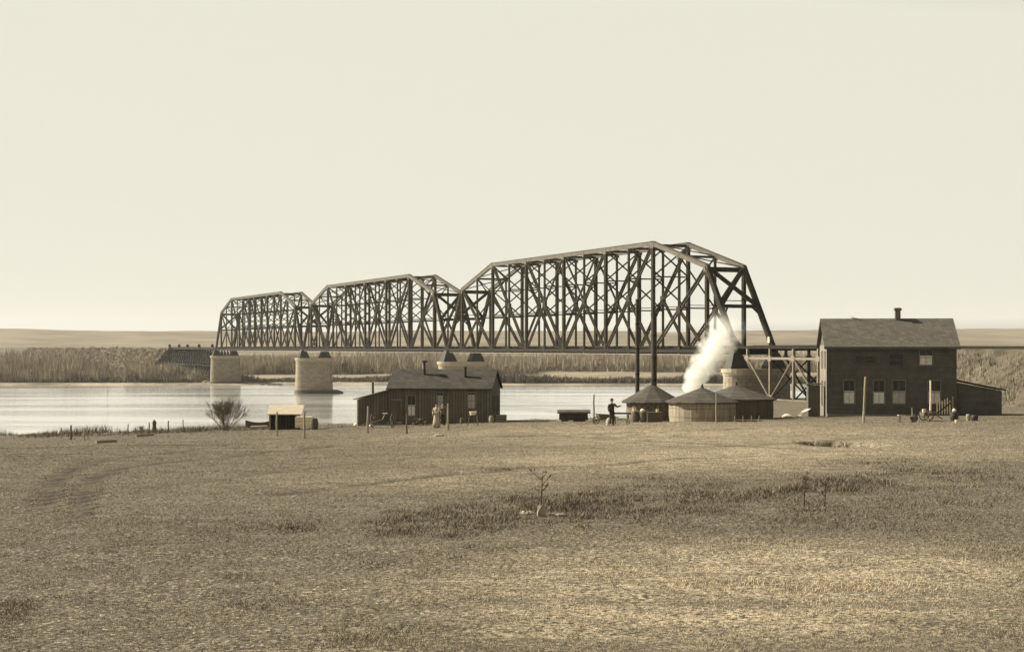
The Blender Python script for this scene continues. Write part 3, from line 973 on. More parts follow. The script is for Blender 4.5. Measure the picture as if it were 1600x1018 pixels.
# ------------------------------------------------------------------ buildings: helpers in the building's own frame (x along front, y into depth, z up; front wall at y = 0)
def window(root, x0, x1, z0, z1, y=-0.0, shade=0.5, curtain='curtain', side='front', cname="window", lite=True):
    """one window: frame > panes, curtain. side 'front' (facing -y), 'left' (facing -x at x=y) or 'right'"""
    w_ = x1 - x0; h_ = z1 - z0; cx = (x0 + x1) / 2; cz = (z0 + z1) / 2

    def tr(u, v, z):                       # u across, v outwards
        if side == 'front': return (u, y - v, z)
        if side == 'left': return (y - v, u, z)
        return (y + v, u, z)

    def bx(mb, u0, u1, v0, v1, za, zb):
        a_, b_ = tr(u0, v0, za), tr(u1, v1, zb)
        mb.box(tuple((p + q) / 2 for p, q in zip(a_, b_)), tuple(abs(p - q) for p, q in zip(a_, b_)))
    t_ = 0.07
    m = MB()
    bx(m, x0 - t_, x0, 0.0, .07, z0 - t_, z1 + t_); bx(m, x1, x1 + t_, 0.0, .07, z0 - t_, z1 + t_)
    bx(m, x0, x1, 0.0, .068, z1, z1 + t_); bx(m, x0 - .03, x1 + .03, 0.0, .10, z0 - t_, z0)
    bx(m, x0, x1, 0.012, .05, cz - .025, cz + .025)
    if lite: bx(m, cx - .015, cx + .015, 0.012, .045, z0, z1)
    fr = m.build(cname, M['trim'] if lite else M['siding'], root)
    m = MB(); bx(m, x0, x1, 0.0, .012, z0, z1); m.build("pane", M['glass'], fr)
    if shade > 0:
        m = MB(); bx(m, x0 + .02, x1 - .02, 0.012, .026, z0 + .03, z0 + h_ * shade); m.build("curtain", M[curtain], fr)
    return fr


def gable_house(name, loc, rz, w_, d_, eave, ridge, wallm, roofm, over=0.35, gover=0.3, base=-0.6):
    root = empty(name, loc, rz)
    m = MB()
    m.extrude([(0, 0, base), (0, 0, eave), (0, d_ / 2, ridge), (0, d_, eave), (0, d_, base)], (w_, 0, 0))
    m.build("wall", wallm, root)
    sl_ = (ridge - eave) / (d_ / 2); th = 0.10
    rf = None
    m = MB()
    for sg in (0, 1):
        y0 = -over if sg == 0 else d_ + over
        z0 = eave - sl_ * over + 0.03; z1 = ridge + 0.03
        m.poly([(-gover, y0, z0), (w_ + gover, y0, z0), (w_ + gover, d_ / 2, z1), (-gover, d_ / 2, z1),
                (-gover, y0, z0 + th), (w_ + gover, y0, z0 + th), (w_ + gover, d_ / 2, z1 + th), (-gover, d_ / 2, z1 + th)],
               [(0, 1, 2, 3), (4, 7, 6, 5), (0, 4, 5, 1), (1, 5, 6, 2), (2, 6, 7, 3), (3, 7, 4, 0)])
    rf = m.build("roof", roofm, root)
    return root, rf


# --- the two-storey house on the right
Zh = 118.0
p = on(1293, Zh)
zb = CAM_Z - (650 - HOR) / FPX * Zh
HW, HD, HE, HR = 10.05, 5.5, 5.70, 7.75
house, roof = gable_house("frame_house", (p.x, Zh, zb), R(-5.8), HW, HD, HE, HR, M['siding'], M['shingle'], base=-1.2)
tag(house, "big dark two storey wooden house with grey shingle roof at right", "house")
k_ = Zh / FPX


def hxp(px): return (px - 1293) * k_ * 1.005


def hz(py): return (650 - py) * k_ - 0.0


window(house, hxp(1318), hxp(1334), hz(630), hz(594), shade=.55)
window(house, hxp(1363), hxp(1379.5), hz(630), hz(594), shade=.52)
window(house, hxp(1392), hxp(1411), hz(630), hz(594), shade=.55, curtain='curtain_grey')
window(house, hxp(1446), hxp(1464), hz(630), hz(594), shade=.55)
window(house, hxp(1433), hxp(1452), hz(570), hz(546), shade=.62)
f = window(house, hxp(1387), hxp(1408), hz(570), hz(554), shade=0, lite=False)
f['label'] = "dark boarded upper window without curtain"
f = window(house, hxp(1336), hxp(1366), hz(566), hz(557), shade=0, lite=False)
f['label'] = "low wide dark upper opening"
window(house, 1.2, 2.0, hz(574), hz(549), shade=0, side='left')
window(house, 3.3, 4.1, hz(574), hz(549), shade=0, side='left')
window(house, 1.2, 2.0, hz(634), hz(596), shade=.3, side='left')
window(house, 3.3, 4.1, hz(634), hz(596), shade=.3, side='left')
for x_ in (0.0, HW - .03): MB().box((x_, -0.012, HE / 2 + .1), (0.15, 0.03, HE - .3)).build("corner_board", M['siding'], house)
m = MB(); m.box((-0.015, HD / 2, HE / 2 - .2), (0.03, HD + .02, HE + .4)); m.build("sunlit_gable_boards", M['board_lit'], house)  # sheet over the left gable, paler than the siding to look sunlit
m = MB(); m.box((HW / 2, -.06, 0.12), (HW, 0.12, 0.16)); m.build("water_table", M['trim'], house)
m = MB(); m.box((HW / 2, -.37, HE - .25), (HW + .6, 0.05, 0.16)); m.build("fascia", M['siding'], roof)
cx_ = hxp(1408)
m = MB(); m.box((cx_, HD / 2, HR + .35), (0.42, 0.42, 1.1)); m.box((cx_, HD / 2, HR + .86), (0.58, 0.58, 0.16)); m.box((cx_, HD / 2, HR + .965), (0.48, 0.48, 0.05))
m.build("chimney", M['brick'], roof)
m = MB(); q = hxp(1345); m.beam((q - .5, HD / 2, HR + .22), (q + .35, HD / 2 - .2, HR + .05), 0.05, 0.06); m.build("loose_board", M['trim'], roof)
# lean-to on the right side
m = MB(); LW = 3.6
m.extrude([(HW + .01, 0.3, -1.2), (HW + .01, 0.3, 2.75), (HW + LW, 0.3, 2.05), (HW + LW, 0.3, -1.2)], (0, 3.6, 0)); lt = m.build("lean_to", M['siding'], house)
m = MB(); m.beam((HW + .02, 2.1, 2.93), (HW + LW + .3, 2.1, 2.13), 4.1, 0.09); m.build("lean_to_roof", M['dark_shingle'], lt)

# outhouse left of the house
p = on(1263, 119.5)
oh = empty("outhouse", (p.x, 119.5, CAM_Z - (646 - HOR) / FPX * 119.5), R(-4))
tag(oh, "small dark shed pressed against the left end of the big house", "shed")
MB().box((0.47, 0.6, 1.05), (0.95, 1.2, 2.5)).build("wall", M['siding'], oh)
m = MB(); m.beam((-.1, .6, 2.36), (1.02, .6, 2.44), 1.45, 0.08); m.build("roof", M['dark_shingle'], oh)
MB().box((0.47, -.02, 1.0), (0.62, 0.04, 1.75)).build("door", M['board'], oh)

# plank leaning by it
p = hit(1246, 652); q = on(1262, 118.2)
m = MB(); m.beam((p.x, p.y, p.z + .06), (q.x, q.y, q.z + .62), 0.5, 0.07, (0, 1, 0))
tag(m.build("plank", M['white']), "pale wide plank sloping against the foot of the small dark shed", "plank")

# --- the low cabin
Zc = 113.0
kc = Zc / FPX
zc = CAM_Z - (662 - HOR) / FPX * Zc
cab, croof = gable_house("cabin", ((608 - 800) * kc, Zc + .0, zc), R(-8.5), 7.9, 4.6, 2.75, 4.05, M['board'], M['dark_shingle'], over=.25, gover=.18, base=-.9)
tag(cab, "low dark board cabin with a sagging shingle roof on the bank", "cabin")


def cxp(px): return (px - 608) * kc * 1.008


def cz(py): return (662 - py) * kc


window(cab, cxp(684), cxp(693), cz(640), cz(613), shade=.85, curtain='curtain_grey')
window(cab, cxp(732), cxp(743), cz(637), cz(613), shade=.9, curtain='curtain_grey')
f = window(cab, cxp(638), cxp(649), cz(649), cz(618), shade=.55)
f['label'] = "tall cabin window with pale lower half and dark top"
m = MB(); m.box((cxp(620.5), -.03, cz(661) + .92), (0.92, 0.06, 1.85)); dr = m.build("door", M['stave_dark'], cab)
MB().box((cxp(620.5), -.05, cz(624)), (1.02, 0.10, 0.09)).build("lintel", M['trim'], dr)
window(cab, 1.2, 1.9, .9, 2.1, y=7.9, side='right', shade=0)
window(cab, 3.0, 3.6, .9, 2.1, y=7.9, side='right', shade=0)
m = MB(); q = cxp(657); m.tube((q, 1.6, 3.3), (q, 1.6, 4.75), 0.10, n=10); m.tube((q, 1.6, 4.70), (q, 1.6, 4.86), 0.24, n=10); m.build("stove_pipe", M['black'], croof)
m = MB(); q = cxp(723); m.tube((q, 1.3, 3.1), (q, 1.3, 4.4), 0.12, n=10); m.build("stove_pipe", M['black'], croof)
# lean-to on its left
m = MB(); m.extrude([(-.01, .3, -.9), (-.01, .3, 2.55), (-2.55, .3, 1.85), (-2.55, .3, -.9)], (0, 3.2, 0)); cl = m.build("lean_to", M['board'], cab)
m = MB(); m.beam((.03, 1.9, 2.66), (-2.85, 1.9, 1.87), 3.7, 0.07); m.build("lean_to_roof", M['sheet_roof'], cl)
m = MB(); m.tube((-1.75, 1.9, 2.1), (-1.75, 1.9, 3.15), 0.09, n=9); m.build("stove_pipe", M['black'], cl)
m = MB(); m.box((-2.57, .32, .6), (0.09, 0.10, 2.5)); m.build("corner_board", M['white'], cl)

# --- tanks with conical roofs
def tank(px, Z, rw, hw_, hr, over, wallm, label, extra=None):
    p = on(px, Z)
    r_ = empty("roofed_tank", (p.x, Z, p.z))
    m = MB()
    m.lathe([(rw, -.8), (rw * 1.01, hw_ * .5), (rw, hw_)], n=28); m.build("wall", wallm, r_)
    for z in (hw_ * .25, hw_ * .7): MB().torus((0, 0, z), rw * 1.008, .014, 'z', n=28, m=4).build("hoop", M['post_dark'], r_)
    ro = rw + over
    m = MB(); m.rings([[(r * math.cos(2 * math.pi * k / 12 + .2), r * math.sin(2 * math.pi * k / 12 + .2), z) for k in range(12)] for r, z in
                       ((ro, hw_ - .05), (ro + .02, hw_ + .05), (ro * .55, hw_ + hr * .50), (.16, hw_ + hr))]); rf = m.build("roof", M['tank_roof'], r_)
    m = MB(); m.lathe([(.16, hw_ + hr - .02), (.10, hw_ + hr + .10), (.03, hw_ + hr + .32)], n=8); m.build("finial", M['black'], rf)
    tag(r_, label, "tank", "low round tanks with conical roofs")
    return r_


T2 = tank(1097, 107.5, 2.42, 1.38, 1.02, .28, M['plaster'], "pale round tank with conical roof, middle of the three tanks")
T1 = tank(1019, 111.5, 1.95, 1.40, 1.30, .42, M['rubble'], "stone walled round tank with conical roof below the smokestacks")
T3 = tank(1150, 114.5, 2.85, 1.50, 1.05, .30, M['stave_dark'], "dark round tank with conical roof below the nearest pier")


# smokestacks
def stack(px, Z, ytop, r, label, col):
    X = (px - 800) / FPX * Z; z0 = gzf(X, Z) - .3; zt = CAM_Z - (ytop - HOR) / FPX * Z
    r_ = empty("smokestack", (X, Z, z0)); h_ = zt - z0
    m = MB(); m.tube((0, 0, 0), (0, 0, h_), r, r * .96, 14); sh = m.build("stack_pipe", M['black'], r_)
    m = MB()
    nj = 5
    for k in range(1, nj): m.tube((0, 0, h_ * k / nj - .04), (0, 0, h_ * k / nj + .04), r * 1.10, n=14)
    m.build("joint_band", M['steel_dark'], r_)
    if col: MB().tube((0, 0, h_ - .25), (0, 0, h_ + .03), r * 1.22, n=14).build("collar", M['black'], r_)
    tag(r_, label, "smokestack", "iron smokestacks beside the tanks")


stack(996, 113.5, 467, .165, "taller and thinner iron smokestack, left one of the two", False)
stack(1022, 112.2, 489, .215, "shorter and thicker iron smokestack, right one of the two", True)

# --- low dark shed / trough roof by the bank edge
Zs = 110.0
p = on(872, Zs); ks = Zs / FPX
sh = empty("low_shed", (p.x, Zs, p.z), R(-2))
tag(sh, "low long dark shed with a rounded roof on the bank edge", "shed")
MB().box((1.15, .55, .3), (2.15, 1.1, .85)).build("wall", M['black'], sh)
m = MB(); m.extrude([(-.06, -.15, .60), (-.06, -.12, .72), (-.06, .2, .86), (-.06, .9, .86), (-.06, 1.2, .70), (-.06, 1.2, .6)], (2.48, 0, 0)); m.build("roof", M['stave_dark'], sh)
for x in (.05, .95, 2.2): MB().box((x, -.2, .02), (.35, .3, .16)).build("foundation_stone", M['white'], sh)

# --- little open shed on the left with pale roof
Z5 = 108.0
p = on(421, Z5); k5 = Z5 / FPX
os_ = empty("open_shed", (p.x, Z5, p.z), R(3))
tag(os_, "small open fronted shed with a pale flat roof below the tall pier", "shed")
m = MB(); m.box((1.05, 1.4, .65), (2.1, .08, 1.7))
for x in (0.0, 2.04): m.extrude([(x, -.1, -.3), (x, -.1, 1.14), (x, 1.35, 1.55), (x, 1.35, -.3)], (.08, 0, 0))
m.build("wall", M['board'], os_)
m = MB(); m.beam((1.12, -.25, 1.16), (1.12, 1.7, 1.75), 2.55, 0.07, (1, 0, 0)); m.build("roof", M['sheet_roof'], os_)
for x in (.04, 2.08): MB().box((x, -.17, .43), (.1, .1, 1.32)).build("front_post", M['post'], os_)


# ------------------------------------------------------------------ smaller things
def post(px, ytop, ybase, r, label, mt='post', lean=0.0, name="fence_post", cat="post", group=None, Z=None):
    p = hit(px, ybase) if Z is None else on(px, Z)
    h_ = (ybase - ytop) * p.y / FPX
    m = MB(); n = 7
    rings = []
    for k in range(5):
        f_ = k / 4
        rings.append([(lean * f_ + r * (1.1 - .25 * f_) * math.cos(2 * math.pi * j / n + f_) + .012 * math.sin(9 * f_ + px), r * (1.1 - .25 * f_) * math.sin(2 * math.pi * j / n + f_), -.25 + (h_ + .25) * f_) for j in range(n)])
    m.rings(rings)
    o = m.build(name, M[mt]); o.location = p
    tag(o, label, cat, group)
    return o


FG = "weathered fence posts in front of the cabin"
post(432.5, 643, 681, .065, "pale fence post in front of the open shed's dark front", group=FG)
post(475.5, 642, 685, .075, "thick pale fence post in front of the white crate", group=FG)
post(574, 634, 676, .075, "pale fence post in front of the cabin's lean-to", group=FG, lean=.05)
post(635.5, 645, 677, .06, "short darker fence post in front of the cabin door", mt='post_dark', group=FG)
post(700, 630, 671, .08, "tall pale fence post right of the woman in the pale dress", group=FG)
post(928, 616, 661, .055, "thin dark pole standing alone beside the low shed", mt='post_dark', name="pole", cat="pole")
post(1119, 612, 660, .05, "thin pale pole in front of the middle tank", name="pole", cat="pole")
post(1349, 588, 660, .085, "tall pale leaning pole in front of the big house", name="pole", cat="pole", lean=.14)
post(1454, 594, 652, .075, "tall pale pole in front of the rightmost ground floor window", mt='white', name="pole", cat="pole")
BG = "old posts along the left bank edge"
for px, a_, b_, d_ in ((96, 668, 684, "leftmost short post at the left bank edge"), (111, 664, 687, "tallest short post at the far left of the bank edge"),
                       (132, 668, 688, "third small post from the left at the bank edge"), (200, 662, 680, "small post alone between the left posts and the logs"),
                       (233, 660, 677, "small post left of the fat dark stump"), (263, 657, 675, "small pale post right of the fat dark stump"),
                       (286, 655, 673, "small post nearest the bare bush, on its left")):
    post(px, a_, b_, .05 + .02 * (px == 111), d_, mt='post_dark' if px % 2 else 'post', group=BG)
SG = "stakes in front of the dark tank"
for i, (px, nm) in enumerate(((1148, "first"), (1161, "second"), (1174, "third"), (1186, "fourth"))):
    post(px, 649, 660, .03, "%s small stake from the left in front of the dark tank" % nm, group=SG, name="stake", cat="stake")

p = hit(241, 675); m = MB(); m.lathe([(.22, -.2), (.2, .2), (.14, .5), (.17, .75), (.05, .95)], n=9)
o = m.build("stump", M['post_dark'], loc=p, jitter=.015); tag(o, "fat dark broken stump at the left bank edge", "stump")
LG = "logs lying along the bank edge"
for px0, py0, px1, r_, d_ in ((150, 692, 182, .12, "log lying on the grass at far left of the bank"), (212, 682, 240, .10, "thin log lying left of the bare bush"), (392, 668, 418, .13, "pale log lying between the bare bush and the open shed")):
    a_ = hit(px0, py0); b_ = hit(px1, py0 - 2)
    m = MB(); m.tube((a_.x, a_.y, a_.z + r_ * .6), (b_.x, b_.y, b_.z + r_ * .7), r_, r_ * .8, 9)
    tag(m.build("log", M['post'], jitter=.01), d_, "log", LG)

# white crate beside the open shed
p = hit(461, 671); h_ = 0.95
cr = empty("crate", p, R(-6)); tag(cr, "white box like a wagon body standing right of the open shed", "crate")
MB().box((.6, .4, .55), (1.2, .8, .78)).build("box", M['white'], cr)
m = MB()
for z in (.3, .62, .92): m.box((.6, -.015, z), (1.22, .03, .04))
m.build("slats", M['sheet_roof'], cr)
for x in (.1, 1.1): MB().box((x, .4, .07), (.12, .7, .3)).build("skid", M['post_dark'], cr)
p = hit(491, 671)
bq = empty("barrel", p); tag(bq, "dark upright barrel between the white crate and the pier's reflection", "barrel")
MB().lathe([(.22, 0), (.28, .25), (.29, .4), (.28, .55), (.22, .82)], n=14).build("cask", M['post_dark'], bq)
for z in (.16, .64): MB().torus((0, 0, z), .265, .015, 'z').build("hoop", M['black'], bq)


def rowboat(loc, rz, label, ln=2.6):
    r_ = empty("rowboat", loc, rz)
    m = MB(); rings_o = []; rings_i = []
    for k in range(9):
        f_ = k / 8; x = (f_ - .5) * ln; w_ = .42 * math.sin(math.pi * (0.08 + .84 * f_)) ** .6; zt = .38 + .22 * (2 * f_ - 1) ** 2
        rings_o.append([(x, w_, zt), (x, w_ * .7, .08), (x, 0, .0), (x, -w_ * .7, .08), (x, -w_, zt), (x, -w_ * .9, zt), (x, -w_ * .6, .13), (x, 0, .06), (x, w_ * .6, .13), (x, w_ * .9, zt)])
    m.rings(rings_o); m.build("hull", M['post_dark'], r_)
    m = MB()
    for x in (-.5, .45): m.box((x, 0, .33), (.2, .68, .03))
    m.build("thwart", M['post'], r_)
    return tag(r_, label, "boat")


p = hit(400, 667); rowboat((p.x, p.y + 1.5, p.z), R(8), "dark rowboat drawn up between the bare bush and the open shed", 2.2)


# barrels and boxes by tank 1
p = on(994, 108.3)
def keg(px, Z, r, h_, mt, label, group=None):
    p = on(px, Z); q = empty("barrel", p)
    MB().lathe([(r * .8, -.05), (r, h_ * .3), (r * 1.03, h_ * .5), (r, h_ * .7), (r * .8, h_)], n=14).build("cask", M[mt], q)
    for z in (h_ * .2, h_ * .8): MB().torus((0, 0, z), r * .97, .014, 'z').build("hoop", M['black'], q)
    return tag(q, label, "barrel", group)


keg(993, 107.8, .28, .80, 'post_dark', "dark barrel leftmost in front of the stone walled tank", "barrels by the stone tank")
keg(1005, 107.6, .27, .78, 'post_dark', "dark barrel second from the left in front of the stone walled tank", "barrels by the stone tank")
p = on(1024, 107.5)
bxx = empty("tool_box", p, R(4)); tag(bxx, "long dark box in front of the stone walled tank", "box")
MB().box((0, .3, .33), (1.05, .6, .66)).build("box_body", M['post_dark'], bxx)
MB().box((0, .3, .69), (1.12, .68, .06)).build("lid", M['stave_dark'], bxx)
for px, z_, s_, d_ in ((990, .80, .13, "small white pail on the leftmost dark barrel"), (1003, .78, .17, "white cloth bundle on the second dark barrel"), (1026, .72, .10, "small white can on the long dark box")):
    p = on(px + 1, 107.8 if px < 1010 else 107.75)
    m = MB()
    if px == 1003:
        m.lathe([(s_, 0), (s_ * 1.1, s_ * .5), (s_ * .8, s_), (s_ * .2, s_ * 1.3)], n=9)
    else:
        m.lathe([(s_ * .8, 0), (s_, s_ * 1.6)], n=12); m.torus((0, 0, s_ * 1.6), s_, .012, 'y', 14, 4)
    nm = "cloth_bundle" if px == 1003 else "pail"
    tag(m.build(nm, M['white'], loc=(p.x, p.y, p.z + z_)), d_, nm.replace('_', ' '))


def wheel(parent, c, r, axis='y', spokes=10, name="wheel", mt='post'):
    m = MB(); m.torus(c, r, .035, axis, 20, 5)
    o = m.build(name, M[mt], parent)
    m = MB()
    for k in range(spokes):
        a_ = 2 * math.pi * k / spokes
        if axis == 'y': q = (c[0] + r * math.cos(a_), c[1], c[2] + r * math.sin(a_))
        else: q = (c[0], c[1] + r * math.cos(a_), c[2] + r * math.sin(a_))
        m.beam(c, q, .03, .03)
    ax_ = Vector((0, .09, 0)) if axis == 'y' else Vector((.09, 0, 0))
    m.tube(Vector(c) - ax_, Vector(c) + ax_, .07, n=8)
    m.build("spokes", M[mt], o)
    return o


# hay rake with two wheels in front of the lean-to
p = hit(598, 668)
hr_ = empty("hay_rake", p, R(-12)); tag(hr_, "old two wheeled hay rake in front of the cabin's lean-to", "hay rake")
wheel(hr_, (-.75, 0, .52), .5, 'x', 12, mt='post_dark'); wheel(hr_, (.75, 0, .52), .5, 'x', 12, mt='post_dark')
MB().tube((-.85, 0, .52), (.85, 0, .52), .03, n=7).build("axle", M['black'], hr_)
m = MB()
for k in range(12):
    x = -.62 + k * .112
    pts = [Vector((x, .1 + .42 * math.sin(a_), .55 + .42 * math.cos(a_))) for a_ in np.linspace(0, 2.6, 7)]
    for a_, b_ in zip(pts[:-1], pts[1:]): m.tube(a_, b_, .012, n=4)
m.build("tines", M['black'], hr_)
MB().beam((0, -.1, .6), (-1.25, -1.0, .25), .07, .07).build("shaft", M['post'], hr_)
m = MB(); m.beam((0, -.1, .6), (.1, .2, 1.0), .05, .03); m.box((.1, .2, 1.02), (.34, .3, .04)); m.build("seat", M['white'], hr_)

# heap of small stones & junk left of rake
for i, (px, py, r_, d_) in enumerate(((557, 664, .22, "pale boulder leftmost by the lean-to corner"), (566, 662, .28, "larger pale boulder right of the leftmost one by the lean-to"), (580, 665, .17, "small pale boulder right of the lean-to's fence post"))):
    p = hit(px, py)
    m = MB(); m.rings([[(r_ * q * math.cos(a_) * (1 + .2 * math.sin(3 * a_ + i)), r_ * q * .8 * math.sin(a_), -.05 + r_ * z_) for a_ in np.linspace(0, 2 * math.pi, 10)[:-1]] for q, z_ in ((1, 0), (1.05, .4), (.7, .9), (.15, 1.15))])
    tag(m.build("boulder", M['white'], loc=p, jitter=.02), d_, "boulder", "pale boulders by the lean-to")

# clutter along the cabin front
p = hit(615, 664)
bp = empty("board_pile", p, R(-14)); tag(bp, "low pile of weathered boards on the ground before the cabin's plank door", "boards")
for k, (dx, dy, rz_) in enumerate(((0, 0, .05), (.08, .18, -.06), (-.1, .36, .1), (.05, .12, -.12), (.0, .26, .03))):
    MB().box((dx, dy, .04 + .06 * k), (1.5 - .1 * k, .2, .05), rz_).build("board", M['post' if k % 2 else 'board'], bp)
p = hit(653, 664)
wd = empty("firewood_heap", p, R(-9)); tag(wd, "heap of split firewood against the cabin right of its tall window", "firewood")
for k in range(14):
    x_, z_ = (k % 5) * .2 - .4 + (.1 if k // 5 else 0), .09 + (k // 5) * .16
    MB().tube((x_, -.02 + random.uniform(-.05, .05), z_), (x_ + random.uniform(-.04, .04), .45, z_ + .01), .09, .08, 7).build("billet", M['post_dark' if k % 3 else 'post'], wd)
p = on(706, 112.2)
ld = MB()
for x_ in (0, .38): ld.beam((x_, 0, -.05), (x_ - .25, .55, 2.5), .05, .07)
for k in range(8): ld.beam((-.03 * k, .08 + .065 * k, .25 + .29 * k), (.38 - .03 * k, .08 + .065 * k, .25 + .29 * k), .03, .03)
tag(ld.build("ladder", M['post_dark'], loc=p), "dark ladder leaning on the cabin wall right of the tall pale fence post", "ladder")
p = hit(716, 666)
keg(722, 111.0, .17, .42, 'post_dark', "squat dark keg between the tall pale fence post and the wash stand")

# wash stand in front of cabin's right window
p = hit(739, 665)
ws = empty("wash_stand", p); tag(ws, "white wash tub on a dark legged stand below the cabin's right window", "wash stand")
for sx_ in (-1, 1):
    for sy_ in (-1, 1): MB().beam((sx_ * .38, sy_ * .25, -.05), (sx_ * .24, sy_ * .15, .72), .05, .05).build("leg", M['post'], ws)
MB().box((0, 0, .74), (.66, .44, .05)).build("table_top", M['post_dark'], ws)
m = MB(); m.lathe([(.20, .77), (.26, 1.0)], n=16); m.torus((0, 0, 1.0), .26, .015, 'z'); m.build("tub", M['white'], ws)

# small crate to the right of cabin
p = on(783, 112.0); cb = empty("crate", p, R(10)); tag(cb, "low grey slatted crate at the cabin's right corner", "crate")
MB().box((0, .3, .27), (.85, .55, .5)).build("box", M['board'], cb)
m = MB()
for z in (.1, .28, .46): m.box((0, .012, z), (.88, .02, .09))
m.build("slats", M['post'], cb)
p = on(795, 112.6)
keg(768, 110.6, .2, .5, 'post', "small pale keg at the cabin's right gable")

# garden cart near the dark man
p = hit(944, 662)
wb = empty("wheelbarrow", p, R(15)); tag(wb, "dark wheelbarrow beside the standing man", "wheelbarrow")
wheel(wb, (-.6, 0, .26), .24, 'y', 6, mt='post_dark')
m = MB(); m.poly([(-.4, -.28, .38), (.3, -.28, .38), (.3, .28, .38), (-.4, .28, .38), (-.55, -.38, .72), (.42, -.38, .66), (.42, .38, .66), (-.55, .38, .72)],
                 [(0, 1, 2, 3), (0, 1, 5, 4), (1, 2, 6, 5), (2, 3, 7, 6), (3, 0, 4, 7)]); m.build("tray", M['post_dark'], wb)
for sy_ in (-.2, .2): MB().beam((-.6, sy_ * .4, .26), (.95, sy_ * 1.3, .5), .04, .05).build("handle", M['post_dark'], wb)
for sy_ in (-.2, .2): MB().beam((.3, sy_, .42), (.34, sy_, -.02), .04, .04).build("leg", M['post_dark'], wb)
p = hit(971, 662)
sw = empty("sawhorse", p, R(-8)); tag(sw, "dark sawhorse between the standing man and the stone walled tank", "sawhorse")
MB().beam((-.75, 0, .72), (.65, 0, .72), .12, .12).build("rail", M['post_dark'], sw)
for x in (-.5, .45):
    for s_ in (-1, 1): MB().beam((x, 0, .7), (x + .08 * s_, .28 * s_, -.03), .06, .06).build("leg", M['post_dark'], sw)
p = hit(951, 664)
m = MB(); m.lathe([(.17, -.03), (.2, .2), (.13, .42), (.05, .5)], n=10); tag(m.build("sack", M['cloth_pale'], loc=p, jitter=.01), "white sack on the ground left of the standing man's feet", "sack")

# things in front of the big house
p = hit(1417, 660)
sd_ = empty("grindstone", p, R(5)); tag(sd_, "pale bench like grindstone frame in front of the big house", "grindstone")
MB().beam((-.62, 0, .5), (.5, 0, .42), .3, .06).build("bench_top", M['sheet_roof'], sd_)
for x in (-.5, .35):
    for s_ in (-1, 1): MB().beam((x, .1 * s_, .42), (x + .05 * s_, .2 * s_, -.03), .06, .06).build("leg", M['post_dark'], sd_)
m = MB(); m.tube((.5, -.06, .3), (.5, .06, .3), .26, n=18); m.build("stone_wheel", M['rubble'], sd_)
m = MB(); m.beam((.38, 0, .4), (.36, 0, 1.0), .05, .05); m.build("handle", M['post'], sd_)

# cart wheels, gate
p = hit(1450, 657)
ct = empty("hand_cart", (p.x, p.y, p.z), R(8)); tag(ct, "dark two wheeled hand cart below the rightmost ground floor window", "cart")
wheel(ct, (-.1, -.35, .36), .34, 'y', 9, mt='post_dark'); wheel(ct, (-.1, .45, .36), .34, 'y', 9, mt='post_dark')
MB().box((.05, .05, .46), (.95, .62, .22)).build("bed", M['post_dark'], ct)
MB().beam((.5, .05, .5), (1.05, .05, .1), .06, .06).build("shaft", M['post'], ct)
MB().lathe([(.11, .58), (.13, .80)], c=(-.3, 0, 0), n=10).build("bucket", M['white'], ct)
p = on(1463, 115.8)
gt = empty("picket_gate", p, R(-4)); tag(gt, "pale broken picket gate with a dark diagonal brace by the big house", "gate")
for k in range(6):
    x = .05 + k * .2; h_ = 1.22 + .12 * math.sin(k * 2.1)
    MB().poly([(x - .04, -.02, .12), (x + .04, -.02, .12), (x + .04, -.02, h_), (x, -.02, h_ + .1), (x - .04, -.02, h_), (x - .04, .01, .12), (x + .04, .01, .12), (x + .04, .01, h_), (x, .01, h_ + .1), (x - .04, .01, h_)],
              [(0, 1, 2, 3, 4), (9, 8, 7, 6, 5), (0, 5, 6, 1), (1, 6, 7, 2), (2, 7, 8, 3), (3, 8, 9, 4), (4, 9, 5, 0)]).build("picket", M['white'], gt)
m = MB(); m.beam((-.05, .04, .42), (1.2, .04, .42), .04, .08); m.beam((-.05, .04, 1.0), (1.2, .04, 1.0), .04, .08); m.build("rail", M['post'], gt)
MB().beam((.05, -.06, .2), (1.15, -.06, 1.05), .04, .09).build("brace", M['black'], gt)
MB().beam((1.28, .03, -.1), (1.28, .03, 1.5), .10, .10, (1, 0, 0)).build("gate_post", M['post'], gt)
p = hit(1491, 657)
m = MB(); m.lathe([(.24, -.05), (.29, .3), (.24, .62)], n=14); o = m.build("barrel", M['black'], loc=p); tag(o, "black barrel with white lid bundle right of the picket gate", "barrel")
m = MB(); m.lathe([(.12, 0), (.15, .1), (.06, .22)], n=10); tag(m.build("cloth_bundle", M['white'], loc=(p.x, p.y, p.z + .62)), "white bundle on the black barrel right of the picket gate", "bundle")
m = MB(); m.lathe([(.10, 0), (.12, .2)], n=10); q = hit(1493, 660); tag(m.build("pail", M['white'], loc=(q.x, q.y - .2, q.z)), "small white pail at the foot of the black barrel", "pail")
for px, r_, d_ in ((1513, .16, "pale upright can in front of the dark lean-to"), ):
    p = hit(px, 657); m = MB(); m.lathe([(r_ * .8, 0), (r_, .35), (r_ * .7, .45)], n=11); tag(m.build("milk_can", M['post'], loc=p), d_, "can")
p = hit(1523, 657); m = MB(); m.lathe([(.2, 0), (.24, .25), (.2, .4)], n=11); m.build("tub", M['black'], loc=p); tag(bpy.data.objects["tub.001"] if "tub.001" in bpy.data.objects else bpy.data.objects["tub"], "black tub at the right end of the dark lean-to", "tub")
p = on(1230, 119); m = MB(); m.lathe([(.25, -.05), (.3, .1), (.1, .25)], n=9, ex=1.5); tag(m.build("boulder", M['white'], loc=p, jitter=.02), "white boulder between the dark tank and the plank", "boulder")


